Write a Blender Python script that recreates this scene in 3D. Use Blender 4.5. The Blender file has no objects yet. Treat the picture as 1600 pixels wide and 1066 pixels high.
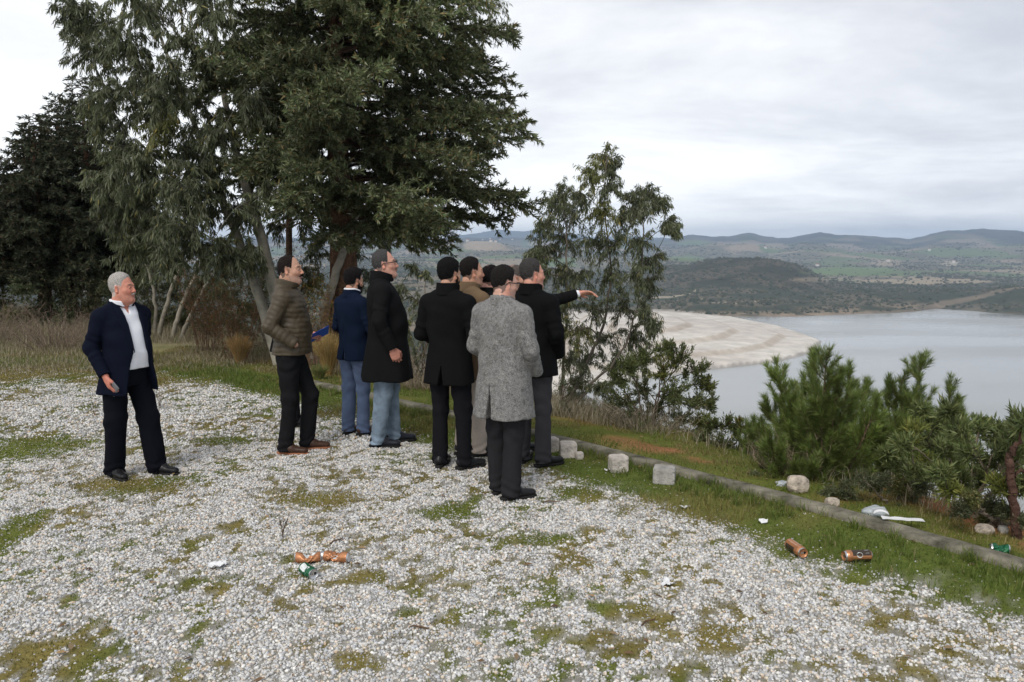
import bpy, math, random
import numpy as np
from mathutils import Vector, Matrix
sc = bpy.context.scene
COL = sc.collection
R = math.radians
# ------------------------------------------------------------ camera
FPX = 1244.0; CAMH = 1.86; HOR = 383.0
PITCH = math.atan((533 - HOR) / FPX)
cd = bpy.data.cameras.new('camera'); cam = bpy.data.objects.new('camera', cd); COL.objects.link(cam)
cd.sensor_width = 36.0; cd.lens = 36.0 * FPX / 1600.0; cd.clip_start = 0.05; cd.clip_end = 60000
cam.location = (0, 0, CAMH); cam.rotation_euler = (math.pi / 2 - PITCH, 0, 0)
sc.camera = cam
# ------------------------------------------------------------ world and sun
SUN_EL, SUN_ROT = R(48), R(200)
w = bpy.data.worlds.new('World'); sc.world = w; w.use_nodes = True
nt = w.node_tree; nt.nodes.clear()
def N(tree, kind, **kw):
    n = tree.nodes.new(kind)
    for k, v in kw.items():
        if k.startswith('i_'): n.inputs[k[2:].replace('_', ' ')].default_value = v
        else: setattr(n, k, v)
    return n
L = nt.links.new
sky = N(nt, 'ShaderNodeTexSky', sky_type='NISHITA', sun_disc=False, sun_elevation=SUN_EL, sun_rotation=SUN_ROT, air_density=1.0, dust_density=2.0)
tc = N(nt, 'ShaderNodeTexCoord'); sep = N(nt, 'ShaderNodeSeparateXYZ'); L(tc.outputs['Generated'], sep.inputs[0])
def M(tree, op, a, b=None, c=None, clamp=False):
    n = tree.nodes.new('ShaderNodeMath'); n.operation = op; n.use_clamp = clamp
    for i, v in enumerate((a, b, c)):
        if v is None: continue
        if isinstance(v, (int, float)): n.inputs[i].default_value = v
        else: tree.links.new(v, n.inputs[i])
    return n.outputs[0]
zz = M(nt, 'ADD', M(nt, 'MAXIMUM', sep.outputs[2], 0.0), 0.16)
cx = M(nt, 'DIVIDE', sep.outputs[0], zz); cy = M(nt, 'DIVIDE', sep.outputs[1], zz)
cmb = N(nt, 'ShaderNodeCombineXYZ'); L(cx, cmb.inputs[0]); L(cy, cmb.inputs[1])
n1 = N(nt, 'ShaderNodeTexNoise', i_Scale=0.75, i_Detail=8.0, i_Roughness=0.60, i_Distortion=0.25)
mp = N(nt, 'ShaderNodeMapping'); L(cmb.outputs[0], mp.inputs[0]); mp.inputs['Location'].default_value = (1.4, 3.7, 0.0); mp.inputs['Scale'].default_value = (0.9, 1.15, 1.0)
L(mp.outputs[0], n1.inputs['Vector'])
n2 = N(nt, 'ShaderNodeTexNoise', i_Scale=0.22, i_Detail=3.0, i_Roughness=0.5); L(mp.outputs[0], n2.inputs['Vector'])
# darker cloud deck high and to the right, white band low and to the left
bias = M(nt, 'MULTIPLY', M(nt, 'ADD', sep.outputs[0], -0.02), 0.36)
up = M(nt, 'MULTIPLY', M(nt, 'SUBTRACT', sep.outputs[2], 0.10), 0.55)
s_ = M(nt, 'ADD', M(nt, 'ADD', M(nt, 'MULTIPLY', n1.outputs[0], 1.25), M(nt, 'MULTIPLY', n2.outputs[0], 0.45)), M(nt, 'ADD', bias, up))
s_ = M(nt, 'MULTIPLY', s_, 0.70)
ramp = N(nt, 'ShaderNodeValToRGB'); L(s_, ramp.inputs[0])
cr = ramp.color_ramp; cr.elements[0].position = 0.53; cr.elements[0].color = (8.3, 8.4, 8.5, 1)
cr.elements[1].position = 0.90; cr.elements[1].color = (4.5, 4.7, 5.15, 1)
e = cr.elements.new(0.65); e.color = (7.0, 7.1, 7.35, 1)
e = cr.elements.new(0.78); e.color = (5.4, 5.55, 5.95, 1)
mix = N(nt, 'ShaderNodeMix', data_type='RGBA'); mix.inputs['Factor'].default_value = 0.93
L(sky.outputs[0], mix.inputs['A']); L(ramp.outputs[0], mix.inputs['B'])
glow = M(nt, 'ADD', M(nt, 'MULTIPLY', M(nt, 'POWER', 2.718, M(nt, 'MULTIPLY', M(nt, 'MAXIMUM', sep.outputs[2], 0.0), -9.0)), 0.34), 1.0)
vsc = N(nt, 'ShaderNodeVectorMath', operation='SCALE'); L(mix.outputs['Result'], vsc.inputs[0]); L(glow, vsc.inputs['Scale'])
bg = N(nt, 'ShaderNodeBackground'); L(vsc.outputs[0], bg.inputs[0]); bg.inputs[1].default_value = 0.11
wo = N(nt, 'ShaderNodeOutputWorld'); L(bg.outputs[0], wo.inputs[0])
sd_ = bpy.data.lights.new('sun', 'SUN'); sd_.energy = 1.5; sd_.angle = R(25); sd_.color = (1, .96, .9)
so = bpy.data.objects.new('sun', sd_); COL.objects.link(so)
# light arrives from behind the camera's left shoulder
so.rotation_euler = (R(42), 0, R(-20))
sc.view_settings.view_transform = 'Standard'; sc.view_settings.look = 'None'
sc.view_settings.exposure = 0.31; sc.view_settings.gamma = 1.0; sc.view_settings.use_curve_mapping = False
sc.cycles.max_bounces = 6; sc.cycles.transparent_max_bounces = 8; sc.cycles.volume_bounces = 0
sc.cycles.diffuse_bounces = 3; sc.cycles.glossy_bounces = 2; sc.cycles.caustics_reflective = False; sc.cycles.caustics_refractive = False

# ------------------------------------------------------------ helpers
CF = Vector((0, math.cos(PITCH), -math.sin(PITCH))); CU = Vector((0, math.sin(PITCH), math.cos(PITCH)))
def ray(px, py): return CF + Vector((1, 0, 0)) * ((px - 800) / FPX) + CU * ((533 - py) / FPX)
def on_z(px, py, z=0.0):
    d = ray(px, py); t = (z - CAMH) / d.z
    return Vector((0, 0, CAMH)) + d * t
def at_y(px, py, Y):
    d = ray(px, py); return Vector((0, 0, CAMH)) + d * (Y / d.y)
def proj(x, y, z):
    dz = z - CAMH
    dep = y * math.cos(PITCH) - dz * math.sin(PITCH); v = y * math.sin(PITCH) + dz * math.cos(PITCH)
    dep = np.maximum(dep, 1e-3)
    return 800 + FPX * x / dep, 533 - FPX * v / dep
def tag(o, label=None, cat=None, group=None, kind=None):
    if label: o['label'] = label
    if cat: o['category'] = cat
    if group: o['group'] = group
    if kind: o['kind'] = kind
    return o
def empty(name, loc=(0, 0, 0), rz=0.0):
    o = bpy.data.objects.new(name, None); COL.objects.link(o); o.location = loc; o.rotation_euler = (0, 0, rz)
    o.empty_display_size = 0.1
    return o
def npmesh(name, V, F, mat, col=None, smooth=False, parent=None):
    """V (n,3), F (m,k) or list of such arrays"""
    Fs = F if isinstance(F, list) else [F]
    Fs = [np.asarray(f) for f in Fs if len(f)]
    V = np.asarray(V, dtype=np.float32)
    me = bpy.data.meshes.new(name)
    me.vertices.add(len(V)); me.vertices.foreach_set('co', V.ravel())
    tot = np.concatenate([np.full(len(f), f.shape[1], np.int32) for f in Fs])
    idx = np.concatenate([f.ravel() for f in Fs]).astype(np.int32)
    me.loops.add(len(idx)); me.loops.foreach_set('vertex_index', idx)
    me.polygons.add(len(tot)); st = np.zeros(len(tot), np.int32); st[1:] = np.cumsum(tot)[:-1]
    me.polygons.foreach_set('loop_start', st); me.polygons.foreach_set('loop_total', tot)
    if smooth: me.polygons.foreach_set('use_smooth', np.ones(len(tot), bool))
    me.update(calc_edges=True)
    if col is not None:
        a = me.color_attributes.new('Col', 'FLOAT_COLOR', 'POINT')
        c = np.ones((len(V), 4), np.float32); c[:, :3] = col
        a.data.foreach_set('color', c.ravel())
    if mat: me.materials.append(mat)
    o = bpy.data.objects.new(name, me); COL.objects.link(o)
    if parent: o.parent = parent
    return o
_tab = np.random.RandomState(7).rand(256, 256).astype(np.float32)
def vnoise(x, y):
    xi = np.floor(x).astype(int); yi = np.floor(y).astype(int); fx = x - xi; fy = y - yi
    fx = fx * fx * (3 - 2 * fx); fy = fy * fy * (3 - 2 * fy)
    a = _tab[xi & 255, yi & 255]; b = _tab[(xi + 1) & 255, yi & 255]; c = _tab[xi & 255, (yi + 1) & 255]; d = _tab[(xi + 1) & 255, (yi + 1) & 255]
    return a + (b - a) * fx + (c - a) * fy + (a - b - c + d) * fx * fy
def fbm(x, y, o=5, g=.5):
    s = 0; a = 1.; t = 0
    for k in range(o):
        s = s + a * vnoise(x * 2 ** k + 17.3 * k, y * 2 ** k + 5.1 * k); t += a; a *= g
    return s / t
def sst(x, a, b):
    t = np.clip((x - a) / (b - a), 0, 1); return t * t * (3 - 2 * t)
# ------------------------------------------------------------ materials
def mat(name, base=(.5, .5, .5), rough=.7, spec=.3, use_col=False, noise=None, bump=None, metal=0.0, trans=0.0, sheen=0.0, coord='Object'):
    """noise=(scale, lo, hi[, detail]) multiplies the colour; bump=(scale, dist[, detail])"""
    m = bpy.data.materials.new(name); m.use_nodes = True; t = m.node_tree; t.nodes.clear()
    out = N(t, 'ShaderNodeOutputMaterial'); b = N(t, 'ShaderNodeBsdfPrincipled')
    b.inputs['Roughness'].default_value = rough; b.inputs['Specular IOR Level'].default_value = spec; b.inputs['Metallic'].default_value = metal
    if sheen: b.inputs['Sheen Weight'].default_value = sheen
    tcn = N(t, 'ShaderNodeTexCoord')
    if use_col:
        c = N(t, 'ShaderNodeAttribute', attribute_name='Col').outputs['Color']
    else:
        c = N(t, 'ShaderNodeRGB'); c.outputs[0].default_value = (*base, 1); c = c.outputs[0]
    if noise:
        nn = N(t, 'ShaderNodeTexNoise', i_Scale=noise[0], i_Detail=noise[3] if len(noise) > 3 else 4.0, i_Roughness=0.6)
        t.links.new(tcn.outputs[coord], nn.inputs['Vector'])
        mr = N(t, 'ShaderNodeMapRange'); mr.inputs['From Min'].default_value = .3; mr.inputs['From Max'].default_value = .7
        mr.inputs['To Min'].default_value = noise[1]; mr.inputs['To Max'].default_value = noise[2]; t.links.new(nn.outputs[0], mr.inputs[0])
        vm = N(t, 'ShaderNodeVectorMath', operation='SCALE'); t.links.new(c, vm.inputs[0]); t.links.new(mr.outputs[0], vm.inputs['Scale']); c = vm.outputs[0]
    t.links.new(c, b.inputs['Base Color'])
    if bump:
        nb = N(t, 'ShaderNodeTexNoise', i_Scale=bump[0], i_Detail=bump[2] if len(bump) > 2 else 4.0)
        t.links.new(tcn.outputs[coord], nb.inputs['Vector'])
        bp = N(t, 'ShaderNodeBump'); bp.inputs['Distance'].default_value = bump[1]; t.links.new(nb.outputs[0], bp.inputs['Height']); t.links.new(bp.outputs[0], b.inputs['Normal'])
    s = b.outputs[0]
    if trans:
        tr = N(t, 'ShaderNodeBsdfTranslucent'); t.links.new(c, tr.inputs[0]); mx = N(t, 'ShaderNodeMixShader'); mx.inputs[0].default_value = trans
        t.links.new(s, mx.inputs[1]); t.links.new(tr.outputs[0], mx.inputs[2]); s = mx.outputs[0]
    t.links.new(s, out.inputs[0])
    return m
# ------------------------------------------------------------ terrain
WATER = -90.0
_k = [tuple(on_z(a, b)[:2]) for a, b in ((448, 593), (470, 598), (640, 635), (860, 688), (1060, 741), (1230, 786), (1400, 834), (1600, 892))]
KP0 = _k[0]
KP = np.array([(_k[0][0] - 11, _k[0][1] + 9)] + _k + [(_k[-1][0] + 2.2, _k[-1][1] - 2.7), (_k[-1][0] + 6, _k[-1][1] - 8)])   # the kerb line
def kerb_s(x, y):
    """signed distance to the kerb line, positive on the gravel side"""
    best = np.full(np.shape(x), 1e9); sg = np.ones(np.shape(x))
    for i in range(len(KP) - 1):
        a = KP[i]; b = KP[i + 1]; d = b - a; l2 = d @ d
        t = ((x - a[0]) * d[0] + (y - a[1]) * d[1]) / l2
        t = np.clip(t, 0, 1); ex = x - a[0] - t * d[0]; ey = y - a[1] - t * d[1]; q = ex * ex + ey * ey
        cr_ = d[0] * ey - d[1] * ex
        m = q < best; best = np.where(m, q, best); sg = np.where(m, -np.sign(cr_), sg)
    return np.sqrt(best) * sg
def poly_sd(x, y, P):
    P = np.asarray(P, float); best = np.full(np.shape(x), 1e18); ins = np.zeros(np.shape(x), bool)
    n = len(P)
    for i in range(n):
        a = P[i]; b = P[(i + 1) % n]; d = b - a; l2 = d @ d + 1e-9
        t = np.clip(((x - a[0]) * d[0] + (y - a[1]) * d[1]) / l2, 0, 1)
        best = np.minimum(best, (x - a[0] - t * d[0]) ** 2 + (y - a[1] - t * d[1]) ** 2)
        c = (a[1] > y) != (b[1] > y)
        with np.errstate(divide='ignore', invalid='ignore'):
            xx = (b[0] - a[0]) * (y - a[1]) / ((b[1] - a[1]) if b[1] != a[1] else 1e-9) + a[0]
        ins ^= c & (x < xx)
    return np.where(ins, 1, -1) * np.sqrt(best)
def wz(pts, z): return [tuple(on_z(px, py, z)[:2]) for px, py in pts]
TONGUE = wz([(1287, 534), (1268, 553), (1215, 566), (1105, 578), (1000, 593), (900, 612), (850, 632), (800, 600), (830, 520), (880, 494), (1040, 490), (1150, 497), (1225, 512), (1262, 524)], WATER)
FAR = wz([(1020, 493), (1100, 494), (1161, 495), (1244, 495), (1300, 493), (1337, 491), (1400, 489), (1431, 487), (1469, 480), (1530, 478), (1600, 476), (1700, 474), (2100, 470), (2400, 470)], WATER)
FARP = FAR + [(12000, 4000), (12000, 16000), (-12000, 16000), (-12000, 3000), (-900, 1400)] + wz([(500, 560), (700, 540), (840, 520), (930, 500)], WATER)
def skyl(u, pts, D):
    px = 800 + FPX * u / math.cos(PITCH)
    py = np.interp(px, [p[0] for p in pts], [p[1] for p in pts])
    return (HOR - py) / FPX * D * 1.02 + CAMH
SKY_R = [(900, 380), (1000, 378), (1040, 375), (1075, 368.5), (1120, 372), (1150, 369), (1180, 366), (1212, 373.5), (1240, 371), (1280, 364.5), (1330, 370), (1420, 374), (1470, 365.5), (1530, 362.5), (1600, 366), (1750, 368), (2100, 360)]
SKY_L = [(-400, 372), (0, 372), (300, 376), (520, 372), (600, 359), (640, 361), (665, 370), (700, 376), (730, 373), (760, 371), (830, 373), (900, 377), (1000, 382), (1200, 385)]
SKY_F = [(300, 372), (600, 372), (700, 371), (760, 364), (780, 360), (800, 362), (830, 361), (870, 364), (930, 370), (1100, 372), (1300, 378)]
SKY_M = [(1000, 400), (1040, 388), (1120, 381), (1200, 386), (1260, 380), (1330, 391), (1400, 395), (1450, 386), (1530, 390), (1600, 381), (1800, 385)]
def gx(r, D, Wf, Wb): return np.where(r < D, np.exp(-((r - D) / Wf) ** 2), np.exp(-((r - D) / Wb) ** 2))
def Hfar(x, y):
    r = np.hypot(x, y); u = x / np.maximum(y, 1.0)
    px = 800 + FPX * u / math.cos(PITCH)
    big = fbm(x / 900., y / 900., 5); sm = fbm(x / 130. + 9, y / 130., 5)
    sdF = poly_sd(x, y, FARP)
    # beyond the lake
    land = WATER - 6 + 6.5 * sst(sdF, -6, 4) + 7 * sst(sdF, 0, 90) + 26 * (sm - .5) * sst(sdF, 10, 200) * sst(r, 2300, 900) 
    left = sst(px, 930, 700)
    land = land + left * (26 + 18 * (big - .5)) * sst(sdF, 0, 200)
    land = land + sst(r, 2600, 4600) * 20 * (0.4 + big)
    # scrub hill right behind the shore
    hx, hy = [float(v) for v in at_y(1165, 440, 1330)[:2]]
    def hump(pxc, D, wp, wr, top, p=2.0):
        zt = (HOR - top) / FPX * D + CAMH
        q = (np.abs(px - pxc) / wp) ** p + (np.abs(r - D) / wr) ** 2
        return zt, np.exp(-q)
    for (pxc, D, wp, wr, top, p) in [(1165, 1720, 112, 270, 402, 3.4), (1060, 1800, 110, 300, 416, 2.5), (1345, 1360, 60, 120, 449, 2.2), (1460, 1480, 90, 150, 449, 2.0), (1610, 1460, 90, 160, 438, 2.0), (1100, 1330, 120, 120, 453, 2.4),
                                     (750, 3600, 62, 520, 377, 2.6), (640, 2600, 120, 420, 404, 2.2), (1000, 2700, 200, 420, 402, 2.4), (860, 3000, 110, 420, 392, 2.4), (690, 4300, 80, 520, 383, 2.2)]:
        zt, k = hump(pxc, D, wp, wr, top, p)
        land = np.maximum(land, land + (zt - land) * k * (0.9 + .2 * sm))
    for pts, D, Wf, Wb in ((SKY_R, 6800, 1900, 1500), (SKY_L, 7600, 2300, 1500), (SKY_F, 9600, 800, 900), (SKY_M, 4900, 900, 900)):
        zt = skyl(u, pts, D) + D * .0022 * (fbm(u * 55 + D, u * 0 + D * .01, 5) - .5) * 2
        k = gx(r, D, Wf, Wb) * (1 - .28 * np.abs(r - D) / Wf * (big - .3) * 2 * (r < D))
        land = np.where(zt > land, land + (zt - land) * np.clip(k, 0, 1), land)
    # foothills breaking the flanks of the far ridges
    land = land + 85 * (np.abs(fbm(x / 520. + 4, y / 520. + 2, 4) - .5) - .12) * sst(r, 3200, 4400) * sst(r, 6600, 5600)
    # the pale terraced fill running into the lake
    sdT = poly_sd(x, y, TONGUE) + 7 * (fbm(x / 140., y / 140., 2) - .5)
    st = np.clip(sdT, -60, 260)
    q = st / 42.; stp = np.floor(q) + sst(q - np.floor(q), .80, 1.0)
    zT = WATER - 5 + 7.5 * sst(sdT, -8, 9) + np.maximum(st, 0) * .028 + np.maximum(stp, 0) * 3.0 + .5 * (fbm(x / 25., y / 25., 3) - .5)
    zT = np.where(sdT > -60, zT, WATER - 8)
    return np.maximum(land, zT), sdT, sdF
PLATE_EDGE_N = None
def Hnear(x, y):
    s = kerb_s(x, y)
    lot = 0.012 * (fbm(x * 1.3, y * 1.3, 3) - .5) + .03 * (fbm(x * .3, y * .3, 2) - .5)
    edge = 1.25 + .25 * (fbm(x * .4, y * .4, 3) - .5) + .9 * sst(x, -1.5, -6)   # width of the verge beyond the kerb
    edge = edge - .45 * sst(x, 1.6, 2.6)
    b = np.maximum(-s - edge, 0)
    fall = -0.10 * sst(-s, .2, 1.4) - (.62 * b * sst(b, 0, 2.5))
    # behind and left: gentle ground, dropping away further back
    backd = np.maximum(y - 17 - .3 * x * (x > 0), 0)
    wob = 1.3 * (fbm(x / 7., y / 7., 4) - .5) * sst(b, 2, 20)
    rise = .16 * sst(y, 11.5, 17) * sst(-x, 1.5, 5) 
    return lot + fall + wob + rise, s
def Hall(x, y):
    zn, s = Hnear(x, y); r = np.hypot(x, y)
    zn = np.where(r > 30, np.maximum(zn, WATER - 8), zn)
    zf, sdT, sdF = Hfar(x, y)
    left = sst(x / np.maximum(y, 1.), .02, -.25)
    # towards the left the bank levels out on the low land behind the trees
    low = -6 - 40 * sst(r, 20, 260) - 12 * sst(r, 300, 900)
    zn = np.where(r > 16, np.maximum(zn, zn + (low - zn) * left * sst(r, 14, 22)), zn)
    k = sst(r, 225, 300)
    k2 = np.where(zf > WATER, k, k)
    z = np.maximum(zn, WATER - 8) * (1 - k) + zf * k
    z = np.maximum(z, np.where(k < 1, zf * k + (WATER - 8) * (1 - k), z))
    z = np.where((r > 420) & (left > 0), np.maximum(z, z + (np.maximum(low, z) - z) * left * sst(r, 3000, 2100)), z)
    return z, s, sdT, sdF
OY = -7.0
def grid(r0, r1, ratio, a0, a1, na):
    nr = int(math.log(r1 / r0) / math.log(ratio)) + 1
    rr = r0 * ratio ** np.arange(nr + 1); aa = np.radians(np.linspace(a0, a1, na))
    A, RR = np.meshgrid(aa, rr); return RR * np.sin(A), RR * np.cos(A) + OY
def gfaces(nr, na):
    i = np.arange(nr - 1)[:, None] * na + np.arange(na - 1)[None, :]
    return np.stack([i, i + 1, i + na + 1, i + na], -1).reshape(-1, 4)
GMOSS = [(215, 760, .5, .16), (180, 757, .35, .14), (500, 780, .42, .12), (580, 640, .8, .3), (350, 690, .3, .1), (40, 700, .7, .3), (20, 830, .2, .2), (830, 845, .3, .07), (575, 905, .16, .07), (1120, 990, .12, .06), (905, 770, .25, .1), (700, 800, .2, .1), (1340, 905, .2, .06), (560, 1035, .14, .05), (640, 960, .08, .04)]
GMW = [(*on_z(a, b)[:2], c, d) for a, b, c, d in GMOSS]
def moss_mask(x, y):
    """0 gravel, 1 moss or turf"""
    s = kerb_s(x, y)
    n = fbm(x * .9 + 13.7, y * .9 + 2.2, 4); n2 = fbm(x * 5.5, y * 5.5 + 8, 4, .6)
    n3 = fbm(x * 14 + 1, y * 14, 3)
    m = n * .20 + n2 * .36 + n3 * .44
    k = sst(m, .552, .598)
    k = np.maximum(k, sst(fbm(x * 13 + 31, y * 13 + 5, 4, .6), .585, .635) * sst(n, .34, .46) * .95)
    for (a, b, c, d) in GMW:
        k = np.maximum(k, sst(((x - a) / c) ** 2 + ((y - b) / (d * 1.9)) ** 2 + 1.6 * (n2 - .5) + 2.0 * (n3 - .5), .9, .5))
    k = np.maximum(k, sst(s + .5 * (n3 - .5) + .55 * (n - .5) * 2 + .35 * (n2 - .5), .88, .62))
    far = 10.6 + .10 * x + 1.6 * (n - .5)
    k = np.maximum(k, sst(y + 3.2 * (n2 - .5) + 1.5 * (n - .5), far - .4, far + 1.3))
    return k, s, n, n2
# near ground
X, Y = grid(4.5, 70, 1.0095, -84, 84, 760)
Z, S, sT, sF = Hall(X, Y)
MK, S, n_, n2_ = moss_mask(X, Y)
f1 = fbm(X * 7, Y * 7, 3); f2 = fbm(X * 1.1 + 40, Y * 1.1, 4)
gravel = np.array([.30, .285, .25]) * (.75 + .5 * f1[..., None])
green = np.array([.125, .14, .03]); brown = np.array([.19, .155, .05]); straw = np.array([.26, .22, .14]); soil = np.array([.17, .10, .055]); red = np.array([.30, .14, .065])
tm = sst(f2 + .3 * (n2_ - .5), .42, .6)[..., None]
mossc = (green * (1 - tm) + brown * tm) * (.7 + .6 * f1[..., None])
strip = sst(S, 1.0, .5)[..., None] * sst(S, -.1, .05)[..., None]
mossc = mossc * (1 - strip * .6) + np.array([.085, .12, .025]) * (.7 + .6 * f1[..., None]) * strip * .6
dry = sst(Y + 1.5 * (n_ - .5), 12.2, 15)[..., None]
mossc = mossc * (1 - .8 * dry) + straw * (.6 + .7 * f1[..., None]) * .8 * dry
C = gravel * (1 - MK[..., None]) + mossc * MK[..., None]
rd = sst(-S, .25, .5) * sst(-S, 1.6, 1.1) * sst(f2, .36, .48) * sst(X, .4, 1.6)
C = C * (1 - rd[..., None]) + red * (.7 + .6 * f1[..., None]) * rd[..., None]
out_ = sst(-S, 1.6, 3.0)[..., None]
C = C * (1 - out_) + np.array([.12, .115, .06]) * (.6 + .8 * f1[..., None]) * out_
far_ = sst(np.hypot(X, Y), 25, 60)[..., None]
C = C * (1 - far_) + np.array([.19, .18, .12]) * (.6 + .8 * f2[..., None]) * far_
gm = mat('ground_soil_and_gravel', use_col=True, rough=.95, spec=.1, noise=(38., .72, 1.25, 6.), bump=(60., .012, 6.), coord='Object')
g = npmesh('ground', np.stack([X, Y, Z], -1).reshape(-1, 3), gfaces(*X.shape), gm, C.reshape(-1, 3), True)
tag(g, kind='structure')
# hills and low land round the lake
X, Y = grid(70, 10700, 1.0085, -70, 70, 900)
# start exactly on the last ring of the near ground
Z, S, sT, sF = Hall(X, Y)
RR = np.hypot(X, Y); PX, PY = proj(X, Y, Z)
fa = fbm(X / 60., Y / 60., 5); fb = fbm(X / 300. + 3, Y / 300., 4); fc = fbm(X / 18., Y / 18., 3)
def fieldcells(x, y, s):
    """irregular patchwork of fields: id noise on a warped lattice"""
    wx = x / s + 1.3 * fbm(x / (2.2 * s), y / (2.2 * s), 2); wy = y / (s * 1.5) + 1.3 * fbm(x / (2.2 * s) + 50, y / (2.2 * s) + 9, 2)
    i = np.floor(wx).astype(int); j = np.floor(wy).astype(int)
    return _tab[(i * 7 + 3) & 255, (j * 13 + 5) & 255], _tab[(i * 5 + 91) & 255, (j * 3 + 17) & 255]
c1, c2 = fieldcells(X, Y, 150.)
scrub = np.array([.052, .058, .036]); scr2 = np.array([.135, .118, .085]); gfield = np.array([.12, .165, .065]); bfield = np.array([.30, .24, .17]); pale = np.array([.42, .36, .27])
t = sst(fa, .40, .58)[..., None]
C = scrub * (1 - t) + scr2 * t
NOS = np.zeros(X.shape)
isf = (sst(fb, .40, .49) * (RR > 1900) * sst(RR, 6600, 5200) * (c1 > .28))[..., None]
fcol = np.where((c2 < .35)[..., None], gfield, np.where((c2 < .75)[..., None], bfield, scr2 * 1.3))
plain = (sst(RR, 1950, 2300) * sst(RR, 5200, 4200) * .5)[..., None]; C = C * (1 - plain) + np.array([.20, .18, .12]) * (.7 + .6 * fa[..., None]) * plain
C = C * (1 - isf * .85) + fcol * isf * .85
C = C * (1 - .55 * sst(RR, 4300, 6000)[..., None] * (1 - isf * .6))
NOS = np.maximum(NOS, isf[..., 0] * .85)
def blob(px, py, wx, wy, colr, k=1., r0=0, r1=99999):
    global C, NOS
    q = ((PX - px) / wx) ** 2 + ((PY - py) / wy) ** 2 + .9 * (fb - .5) + .8 * (fa - .5)
    m = (sst(q, 1.0, .75) * k * (RR > r0) * (RR < r1))[..., None]; NOS = np.maximum(NOS, m[..., 0]); C = C * (1 - m) + np.array(colr) * (.85 + .3 * fc[..., None]) * m
blob(1330, 425, 75, 8, gfield * 1.15, 1, 1450); blob(1400, 428, 60, 5, gfield, .8, 1450); blob(1290, 437, 60, 4, pale * .75, .7, 1450); blob(1440, 440, 110, 5, bfield * 1.1, .9, 1450)
blob(1085, 380, 30, 5, gfield, .9, 2500); blob(1075, 404, 28, 4, gfield * 1.1, .9, 1500); blob(1210, 385, 22, 5, bfield, .7, 2500); blob(1150, 388, 20, 4, bfield, .6, 2500)
blob(1385, 410, 25, 6, bfield * 1.2, .7, 2200); blob(1300, 392, 28, 4, gfield * .8, .6, 2500); blob(1485, 412, 12, 5, pale, .7, 2200); blob(755, 384, 36, 9, bfield * 1.1, 1, 2000, 3800)
blob(650, 440, 80, 14, bfield * .75, .6, 200); blob(690, 460, 110, 12, pale * .6, .5, 200); blob(850, 381, 30, 5, bfield, .7, 2500); blob(730, 415, 60, 5, pale * .7, .5, 300)
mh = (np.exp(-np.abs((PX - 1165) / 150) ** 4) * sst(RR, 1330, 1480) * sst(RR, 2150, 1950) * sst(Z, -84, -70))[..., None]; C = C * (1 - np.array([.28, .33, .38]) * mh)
# bleached shore band
band = sst(sF, 46, 12) * (sF > -12) * sst(fa + .25 * (fc - .5), .38, .5)
band = band[..., None]; C = C * (1 - band * .75) + np.array([.31, .235, .16]) * band * .75
b2 = (sst(sF, 14, 4) * (sF > -12))[..., None]; C = C * (1 - b2 * .7) + np.array([.22, .175, .13]) * b2 * .7
# dirt track on the scrub slope
trk = np.minimum(np.abs(PY - np.interp(PX, [1000, 1050, 1075, 1092], [466, 464, 459, 452])) + 50 * ((PX < 1000) | (PX > 1092)), np.abs(PY - np.interp(PX, [1092, 1110, 1150, 1190], [467, 472, 474, 470])) * 1.6 + 50 * ((PX < 1092) | (PX > 1190)))
m = (sst(trk, 1.6, .6) * (RR > 900) * (RR < 1900))[..., None]; C = C * (1 - m) + pale * m
# pale fill
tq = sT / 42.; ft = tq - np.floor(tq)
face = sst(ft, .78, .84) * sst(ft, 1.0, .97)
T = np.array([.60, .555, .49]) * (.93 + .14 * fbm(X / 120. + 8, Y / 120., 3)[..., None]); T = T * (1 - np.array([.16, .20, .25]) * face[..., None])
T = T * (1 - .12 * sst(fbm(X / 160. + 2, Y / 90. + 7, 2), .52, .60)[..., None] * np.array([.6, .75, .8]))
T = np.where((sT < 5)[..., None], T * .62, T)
onT = (sT > -14) & (Z < WATER + 26) & (RR < 1150) & (Z > WATER - 6) & ~((sF > 25) & (PX > 1100))
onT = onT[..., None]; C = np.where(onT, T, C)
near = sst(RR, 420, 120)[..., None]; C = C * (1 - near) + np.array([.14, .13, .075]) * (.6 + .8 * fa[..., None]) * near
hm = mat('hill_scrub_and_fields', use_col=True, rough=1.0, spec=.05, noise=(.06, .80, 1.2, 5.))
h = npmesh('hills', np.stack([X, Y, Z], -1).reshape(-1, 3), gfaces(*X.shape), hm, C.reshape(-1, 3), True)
tag(h, kind='structure')
HNOS = NOS
HX, HYY, HZ, HPX, HPY, HR, HsF, HsT = X, Y, Z, PX, PY, RR, sF, sT
# lake
wm = bpy.data.materials.new('lake_water'); wm.use_nodes = True; t_ = wm.node_tree; b_ = t_.nodes['Principled BSDF']
b_.inputs['Base Color'].default_value = (.30, .305, .29, 1); b_.inputs['Roughness'].default_value = .16; b_.inputs['Specular IOR Level'].default_value = .5; b_.inputs['IOR'].default_value = 1.333
tcn = N(t_, 'ShaderNodeTexCoord'); mpp = N(t_, 'ShaderNodeMapping'); t_.links.new(tcn.outputs['Object'], mpp.inputs[0]); mpp.inputs['Scale'].default_value = (.35, .9, 1)
nz = N(t_, 'ShaderNodeTexNoise', i_Scale=.9, i_Detail=5.0); t_.links.new(mpp.outputs[0], nz.inputs[0])
bp = N(t_, 'ShaderNodeBump'); bp.inputs['Distance'].default_value = .10; bp.inputs['Strength'].default_value = .5; t_.links.new(nz.outputs[0], bp.inputs['Height']); t_.links.new(bp.outputs[0], b_.inputs['Normal'])
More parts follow.
